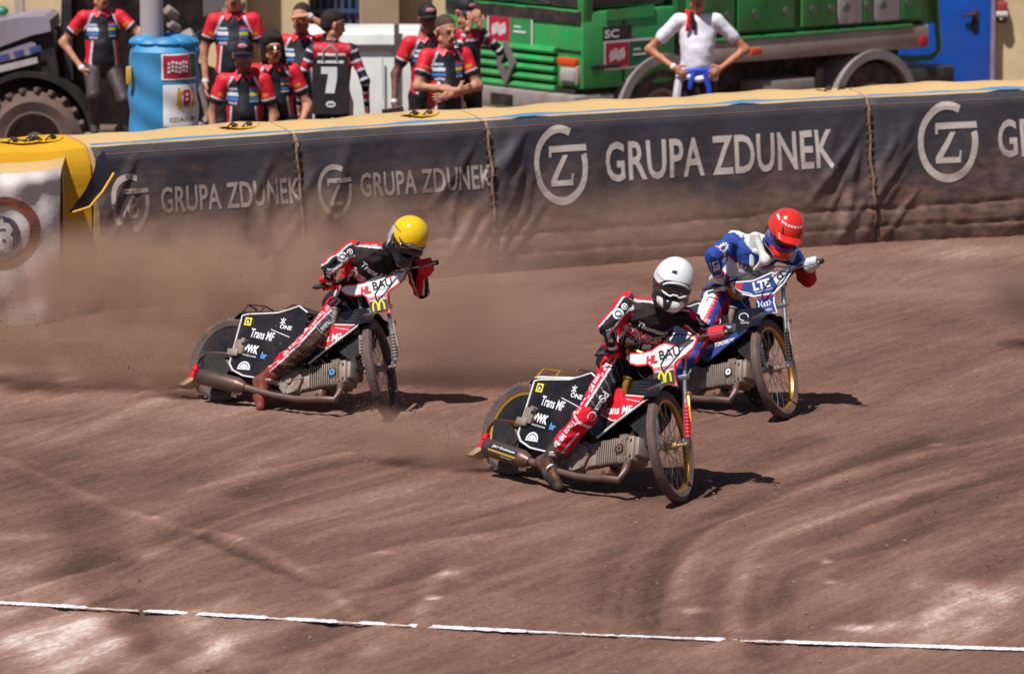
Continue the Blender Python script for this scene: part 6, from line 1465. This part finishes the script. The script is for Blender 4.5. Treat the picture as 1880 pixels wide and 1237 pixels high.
    if hair == 'long': add('hair', [prim('h', h_(0, .022, .058), h_(0, -.005, .066), .098, .088), prim('h', h_(-.05, .03, .02), h_(-.075, .02, -.10), .05, .035), prim('h', h_(.05, .03, .02), h_(.075, .02, -.12), .05, .035), prim('h', h_(0, .05, 0), h_(0, .06, -.10), .07, .05), prim('h', h_(-.02, -.06, .10), h_(.05, -.07, .085), .03, .028)], hm, carve=[prim('c', h_(-.015, -.11, -.02), h_(.015, -.11, -.02), .062, .062), prim('c', h_(0, -.09, -.08), h_(0, -.03, -.1), .06, .06)])
    if cap:
        cm = mat('cap '+cap, srgb(cap), .7, dirt=.0, scale=20, bump=.2)
        c_ = add('cap', [prim('h', h_(0, .02, .062), h_(0, -.005, .064), .096, .088, exh, 1.1)], cm, carve=[prim('c', h_(-.2, 0, -.065), h_(.2, 0, -.065), .095, .095)])
        mb = MB(); mb.M = MW; V2 = []; F2 = []
        for i in range(13):
            a = math.radians(-75+150*i/12)
            for e_, zz in ((.075, .055), (.155, .038)): p = h_(e_*math.sin(a)*(.95 if e_ < .1 else .55), -.012-e_*math.cos(a), zz-.02*abs(math.sin(a))); V2 += [tuple(p), tuple(p+np.array([0, 0, .006]))]
        for i in range(12): b0_ = 4*i; F2 += [(b0_, b0_+4, b0_+6, b0_+2), (b0_+1, b0_+3, b0_+7, b0_+5), (b0_+2, b0_+6, b0_+7, b0_+3)]
        mb.add(V2, F2); mb.build('brim', cm, c_)
        mb = MB(); mb.M = MW; mb.ell(tuple(h_(0, -.088, .092)), (.042, .012, .024), 14, 8, Matrix(HM.tolist())); mb.build('badge', mat('pink print', srgb('c9738f') if cap == '141318' else srgb('a99fc0'), .5), c_)
    if glasses:
        gm = mat('glasses '+glasses, srgb(glasses), .15, dirt=0, coat=.5); mb = MB(); mb.M = MW
        for sx in (-1, 1): mb.ell(tuple(h_(sx*.033, -.094, .012)), (.027, .010, .017), 14, 8, Matrix(HM.tolist())); 
        mb.tube([tuple(h_(-.078, .0, .02)), tuple(h_(-.05, -.085, .018)), tuple(h_(0, -.104, .018)), tuple(h_(.05, -.085, .018)), tuple(h_(.078, 0, .02))], .004, 6); mb.build('glasses', gm, root)
    if wristband:
        for w_, e_ in ((J['Rwr'], J['Rel']),) if wristband == 'R' else ((J['Lwr'], J['Lel']),):
            mb = MB(); mb.M = MW; a = unit(w_-e_); mb.tube([tuple(w_-a*.03), tuple(w_+a*.0)], .032, 14); mb.build('wristband', M_white, root)
    if shirt == 'team' or shirt == 'white':
        if shirt == 'team':
            mb = MB(); mb.M = MW
            for sx in (-1, 1):
                n0 = J['neck']; mb.add([tuple(n0+np.array(q)) for q in ((sx*.055, .02, .045), (sx*.012, -.075, .0), (sx*.05, -.095, -.045), (sx*.085, -.04, .0), (sx*.058, .02, .03), (sx*.014, -.085, -.01), (sx*.052, -.10, -.055), (sx*.09, -.045, -.01))], [(0, 1, 2, 3), (4, 7, 6, 5), (0, 4, 5, 1), (1, 5, 6, 2), (2, 6, 7, 3), (3, 7, 4, 0)])
            mb.build('collar', M_red, root)
    root['_'] = 0; del root['_']
    return root, J, W, MW, ob
def gZ(Y): b = min(1, max(0, (Y-42.4)/2.2)); return -.42*b*b*(3-2*b)
crew('man in team shirt perched on the tractor step with one arm raised', 190, 43.0, zat(15, 43.0)-1.55, yaw=12, R=((-.36, .06, 1.17), (-.20, -.10, .93)), L=((.36, -.08, 1.24), (.50, -.10, 1.46)), head=(10, 6, 0), trousers='3b3030', wristband='R',
     legs=dict(Rkn=(-.13, -.38, .70), Lkn=(.16, -.36, .66), Ran=(-.10, -.20, .40), Lan=(.22, -.22, .40), Rto=(-.12, -.36, .355), Lto=(.24, -.38, .355)), hair='short')
mbk = MB(); q_ = at(195, 42.75, 0); mbk.bbox((q_.x+.05, 42.75, zat(15, 43.0)-1.55+.30), (.55, .40, .05), .01); st = mbk.build('tractor_step', M_gry); tag(st, 'dusty steel step plate under the feet of the man at the tractor', 'step'); 
mbk = MB(); mbk.box((q_.x-.15, 42.8, -.05), (.05, .05, .75)); mbk.box((q_.x+.25, 42.8, -.05), (.05, .05, .75)); mbk.build('step_leg', M_gry, st)
crew('tall man in team shirt standing arms down right of the blue padding', 432, 41.7, 0, s=1.05, R=((-.27, .02, 1.14), (-.25, -.05, .87)), L=((.27, .02, 1.14), (.25, -.05, .87)), wristband='R', hair='short', head=(0, 0, 0))
crew('man in black cap and blue mirrored sunglasses sitting in front of the tall man', 451, 38.6, 0, seat=-.19, cap='141318', glasses='1d4ea8', R=((-.28, -.10, .93), (-.24, -.30, .72)), L=((.26, -.08, .92), (.22, -.32, .74)), lean=(0, -.10), hair='beard', skin='96654f')
crew('woman with dark hair and glasses leaning forward beside the man in sunglasses', 508, 38.9, 0, seat=-.13, hair='long', glasses='3a2c28', haircol='1d1210', R=((-.25, -.12, .98), (-.10, -.36, .80)), L=((.27, -.14, .98), (.20, -.40, .86)), lean=(-.03, -.16), yaw=6, head=(8, 6, -6))
crew('bearded man shading his eyes with one hand under the cream wall', 556, 40.2, 0, yaw=-8, R=((-.26, .03, 1.14), (-.24, -.05, .88)), L=((.34, -.16, 1.50), (.10, -.20, 1.665)), hair='beard', haircol='33241e', head=(-6, 0, 0), hands={'L': ((-1, .1, -.08), (0, .2, -1), .1)}, wristband='L')
pr, PJ, PW, PM, pob = crew('rider seen from behind with a large white seven on a black bib', 612, 39.6, -.02, yaw=176, shirt='suit', hair='short', haircol='20130f', head=(-62, 14, 0), R=((-.29, .03, 1.14), (-.30, -.06, .88)), L=((.29, .03, 1.14), (.30, -.06, .88)), cat='rider')
# black bib with the number, on the back
mb = MB(); mb.M = PM; pts = [(-.15, 1.36), (.15, 1.36), (.165, 1.10), (.16, .86), (-.16, .86), (-.165, 1.10)]; mb.prism(pts, (0, .118, 0), (1, 0, 0), (0, 0, 1), (0, .035, 0)); bib = mb.build('number_bib', mat('bib black', srgb('15161d'), .6, dirt=.1, bump=.2), pr, smooth=False)
T_ = PM.to_3x3(); d = Decal(PM @ Vector((0, .156, 1.16)), -(T_ @ Vector((1, 0, 0))), (0, 0, 1), T_ @ Vector((0, 1, 0)), lift=.002)
d.put((np.array([(-.085, .12), (.060, .12), (.060, .02), (.035, -.12), (-.050, -.12), (-.020, .055), (-.085, .055)]), [(0, 1, 6), (1, 5, 6), (1, 2, 5), (2, 4, 5), (2, 3, 4)]), M_lw); d.put(rect(.24, .025), M_lw, (0, .165)); d.put(disc(.03, 16, 0, 1.5), M_lw, (0, -.22)); d.put(rect(.06, .012), _m['bib black'], (0, -.22), lift=.002)
d.build(bib)
mb = MB(); mb.M = PM; mb.tube([(-.06, .16, 1.34), (-.055, .17, 1.42), (0, .17, 1.46), (.055, .17, 1.42), (.06, .16, 1.34)], .012, 8); mb.build('carry_loop', M_gry, pr)
crew('man in black cap half hidden behind the man with folded arms', 786, 40.4, 0, s=.98, yaw=14, cap='141318', hair='short', skin='6d463a', R=((-.30, .02, 1.13), (-.34, -.10, .88)), wristband='R')
crew('smiling man with folded bare arms in red and black team shirt', 818, 38.8, 0, yaw=22, R=((-.28, -.06, 1.16), (.03, -.22, 1.13)), L=((.27, -.08, 1.15), (-.03, -.21, 1.09)), hair='short', haircol='4a362c', head=(12, 8, 0), hands={'R': ((1, .1, .1), (0, 1, 0), .3), 'L': ((-1, .1, -.2), (0, 1, 0), .3)})
crew('person in plain black cap with both hands raised to the face beside the green truck', 852, 41.0, 0, yaw=30, s=.99, cap='0e1018', shirt='suit', R=((-.22, -.24, 1.30), (-.06, -.20, 1.50)), L=((.25, -.22, 1.28), (.05, -.20, 1.52)), hair='short', head=(10, 12, 0), hands={'R': ((.3, .05, 1), (0, 1, 0), .4), 'L': ((-.2, .05, 1), (0, 1, 0), .4)})
wr_, WJ, WW, WM, wob_ = crew('man in white T-shirt with hands on hips in front of the green truck', 1279, 42.2, 0, s=1.02, shirt='white', cap='141318', R=((-.44, .05, 1.14), (-.215, -.12, .99)), L=((.44, .05, 1.14), (.215, -.12, .99)), hair='short', skin='b87a5c', trousers='22252e', hands={'R': ((.7, -.3, -.5), (0, 1, .2), .5), 'L': ((-.7, -.3, -.5), (0, 1, .2), .5)}, wristband='R', cat='man')
mb = MB(); mb.M = WM; mb.tube([(.17*math.cos(t), .145*math.sin(t), .955+.012*math.sin(3*t)) for t in np.linspace(0, 2*math.pi, 29)[:-1]], .028, 8, closed=True)
for x_, z_ in ((-.06, .80), (.10, .68)): mb.tube([(x_*.6, -.15, .95), (x_, -.165, (z_+.95)/2), (x_*1.15, -.155, z_)], [.03, .026, .022], 8)
mb.build('tied_blue_sleeves', mat('bright blue cloth', srgb('1c48c8'), .7, dirt=0, bump=.2), wr_)
mb = MB(); mb.M = WM; mb.tube([(.165*math.cos(t), .15*math.sin(t), .90+.015*math.sin(5*t)) for t in np.linspace(0, 2*math.pi, 29)[:-1]], .032, 8, closed=True); mb.tube([(-.17, -.08, .90), (-.19, -.10, .72), (-.19, -.09, .60)], [.035, .04, .03], 8); mb.build('white_overall_waist', mat('white cotton', srgb('d6d6e2'), .8, dirt=0, bump=.2), wr_)
mb = MB(); mb.M = WM; mb.bbox((-.085, -.125, 1.42), (.035, .03, .20), .01, Matrix.Rotation(.2, 3, 'Y')); mb.tube([(-.10, -.02, 1.50), (-.085, -.11, 1.47), (-.09, -.13, 1.36)], .02, 6); mb.build('red_towel', M_red, wr_); mb = MB(); mb.M = WM; mb.bbox((-.048, -.135, 1.42), (.04, .03, .17), .01, Matrix.Rotation(-.15, 3, 'Y')); mb.build('black_strap', M_blackm, wr_)
# tablet held by the half hidden man
p = wp(722, 206, 39.9); tb = empty('tablet', Vector(p), 'tablet with pale screen held low beside the folded arms man', 'tablet'); R_ = Matrix.Rotation(-.15, 3, 'Y') @ Matrix.Rotation(.9, 3, 'X')
mb = MB(); mb.bbox(p, (.20, .012, .15), .004, R_); mb.build('case', mat('dark red case', srgb('5a1620'), .5), tb, off=Vector(p)); mb = MB(); mb.bbox(Vector(p)+R_ @ Vector((0, -.0075, .01)), (.175, .004, .105), .001, R_); mb.build('screen', mat('pale screen', srgb('7d88a8'), .2), tb, off=Vector(p))
# bench under the two seated people
q_ = at(482, 38.8, 0); bn = empty('bench', Vector((q_.x, 38.85, 0)), 'low dark bench under the two seated crew members', 'bench'); mb = MB(); mb.bbox((q_.x, 38.9, .64), (1.0, .34, .05), .01); mb.build('seat', M_blackm, bn, off=Vector((q_.x, 38.85, 0)))
for x_ in (-.4, .4): mb = MB(); mb.box((q_.x+x_, 38.9, .28), (.05, .28, .55)); mb.build('leg', M_blackm, bn, off=Vector((q_.x, 38.85, 0)))

# ------------------------------------------------------------------ flying shale: dust clouds and clods
def dust(name, label, c, rx, ry, rz, rotz, roty, dens, scale=1.6, seed=0., contrast=1., aniso=.0, colr='8a6353', edge=.0):
    mb = MB(); mb.ell((0, 0, 0), (1, 1, 1), 32, 20)
    m = bpy.data.materials.new(name+' volume'); m.use_nodes = True; t = m.node_tree; N = t.nodes; L = t.links; N.remove(N['Principled BSDF'])
    pv = N.new('ShaderNodeVolumePrincipled'); L.new(pv.outputs[0], N['Material Output'].inputs['Volume'])
    pv.inputs['Color'].default_value = (*srgb(colr), 1); pv.inputs['Anisotropy'].default_value = aniso
    tc = N.new('ShaderNodeTexCoord'); ln = N.new('ShaderNodeVectorMath'); ln.operation = 'LENGTH'; L.new(tc.outputs['Object'], ln.inputs[0])
    fall = N.new('ShaderNodeMapRange'); fall.interpolation_type = 'SMOOTHSTEP'; fall.inputs['From Min'].default_value = 1.0; fall.inputs['From Max'].default_value = .0; L.new(ln.outputs['Value'], fall.inputs[0])
    mp = N.new('ShaderNodeMapping'); mp.inputs['Scale'].default_value = (rx, ry, rz); mp.inputs['Location'].default_value = (seed, seed*.7, 0); L.new(tc.outputs['Object'], mp.inputs[0])
    n = N.new('ShaderNodeTexNoise'); n.inputs['Scale'].default_value = scale; n.inputs['Detail'].default_value = 4; n.inputs['Roughness'].default_value = .6; n.inputs['Distortion'].default_value = .6; L.new(mp.outputs[0], n.inputs['Vector'])
    mr = N.new('ShaderNodeMapRange'); mr.inputs['From Min'].default_value = .5-.22/contrast; mr.inputs['From Max'].default_value = .5+.25/contrast; mr.inputs['To Max'].default_value = 1.; L.new(n.outputs['Fac'], mr.inputs[0])
    mu = N.new('ShaderNodeMath'); mu.operation = 'MULTIPLY'; L.new(fall.outputs[0], mu.inputs[0]); L.new(mr.outputs[0], mu.inputs[1])
    m2 = N.new('ShaderNodeMath'); m2.operation = 'MULTIPLY'; L.new(mu.outputs[0], m2.inputs[0]); m2.inputs[1].default_value = dens; L.new(m2.outputs[0], pv.inputs['Density'])
    o = mb.build(name, m); o.scale = (rx, ry, rz); o.rotation_euler = (0, math.radians(roty), math.radians(rotz)); o.location = c
    return tag(o, label, 'dust', None, 'stuff')
def gpt(px, py, Y): q = at(px, Y, zat(py, Y)); return q
dust('dust_cloud', 'broad brown dust cloud hanging against the left fence banners', gpt(370, 548, 31.2), 2.2, .9, .66, 12, 3, 8.5, 1.9, 1., 1.6, colr='c8a793')
dust('dust_cloud', 'thin upper dust veil over the small banner lettering', gpt(470, 450, 32.6), 2.2, .6, .50, 14, -4, 4.0, 2.4, 3., 1.9, colr='c8a793')
dust('dust_cloud', 'dust plume thrown up behind the yellow helmet rider', gpt(150, 640, 29.8), 1.6, .7, .33, 8, 8, 8.5, 2.2, 4., 1.5, colr='bd9c88')
dust('dust_cloud', 'smooth dust drifting between the yellow and white helmet riders', gpt(880, 590, 29.9), 1.25, .7, .85, 10, 20, 6.5, 1.0, 7., .8, colr='d0b09d')
dust('dust_cloud', 'low fan of dust behind the rear wheel of the nearest motorcycle', gpt(785, 818, 26.8), .58, .30, .20, 6, 24, 17.0, 2.4, 9., colr='c8a793')
dust('dust_cloud', 'small dense puff at the rear tyre of the nearest motorcycle', gpt(862, 846, 26.55), .26, .16, .13, 6, 20, 22.0, 6, 2., colr='a98672')
dust('dust_cloud', 'small dense puff at the rear tyre of the yellow helmet rider', gpt(318, 700, 29.2), .34, .2, .15, 6, 14, 18.0, 5, 6., colr='a98672')
dust('dust_cloud', 'faint dust along the foot of the right banners', gpt(1150, 430, 34.6), 2.4, .9, .5, 20, 0, 1.6, 1.0, 12., colr='c8a793')
dust('dust_cloud', 'dark dust puff entering at the right edge', gpt(1890, 555, 31.5), .50, .4, .28, 0, 10, 9.0, 2.0, 15., 1., .2, 'a88f82')
def clods(n, c0, dirv, spread, label, seed):
    r = random.Random(seed); mb = MB(); c0 = Vector(c0); dirv = Vector(dirv)
    for i in range(n):
        t = r.random()**.8; p = c0+dirv*t+Vector((r.gauss(0, spread*(.15+t)), r.gauss(0, .25*(.2+t)), abs(r.gauss(0, spread*(.1+t)))*.9)); s_ = r.uniform(.0015, .0058)*(1 if r.random() < .93 else 1.8)
        if p.z < .01: p.z = .01
        V = [p+Vector((r.uniform(-1, 1), r.uniform(-1, 1), r.uniform(-1, 1))).normalized()*s_ for _ in range(4)]; mb.add(V, [(0, 1, 2), (0, 2, 3), (0, 3, 1), (1, 3, 2)])
    o = mb.build('flying_dirt', mat('flying shale clods', srgb('5d463d'), .95, dirt=0), smooth=False); tag(o, label, 'dirt', None, 'stuff')
bmY = bike_matrix('yellow'); bmW = bike_matrix('white')
clods(2800, bmY @ Vector((-.2, 0, .05)), (-2.6, .8, .55), .30, 'grains of shale sprayed from the rear wheel of the yellow helmet rider', 1)
clods(2200, bmW @ Vector((-.2, 0, .05)), (-1.6, .9, .6), .22, 'grains of shale sprayed from the rear wheel of the nearest motorcycle', 2)
# loose clods lying on the track
r = random.Random(31); mb = MB()
for i in range(900):
    px, py = r.uniform(-40, 1920), 480+760*r.random()**.8; p = gp(px, py); s_ = r.uniform(.003, .009)*(1 if r.random() < .97 else 1.7)
    V = [p+Vector((r.uniform(-1.5, 1.5)*s_, r.uniform(-1.5, 1.5)*s_, s_*r.uniform(-.5, .8))) for _ in range(5)]; mb.add(V, [(0, 1, 2), (0, 2, 3), (0, 3, 1), (1, 3, 2), (0, 1, 4), (1, 2, 4), (2, 0, 4)])
tag(mb.build('loose_shale', mat('loose shale clods', srgb('8f7063'), .95, dirt=.2), smooth=False), 'small crumbs of shale scattered over the track', 'dirt', None, 'stuff')
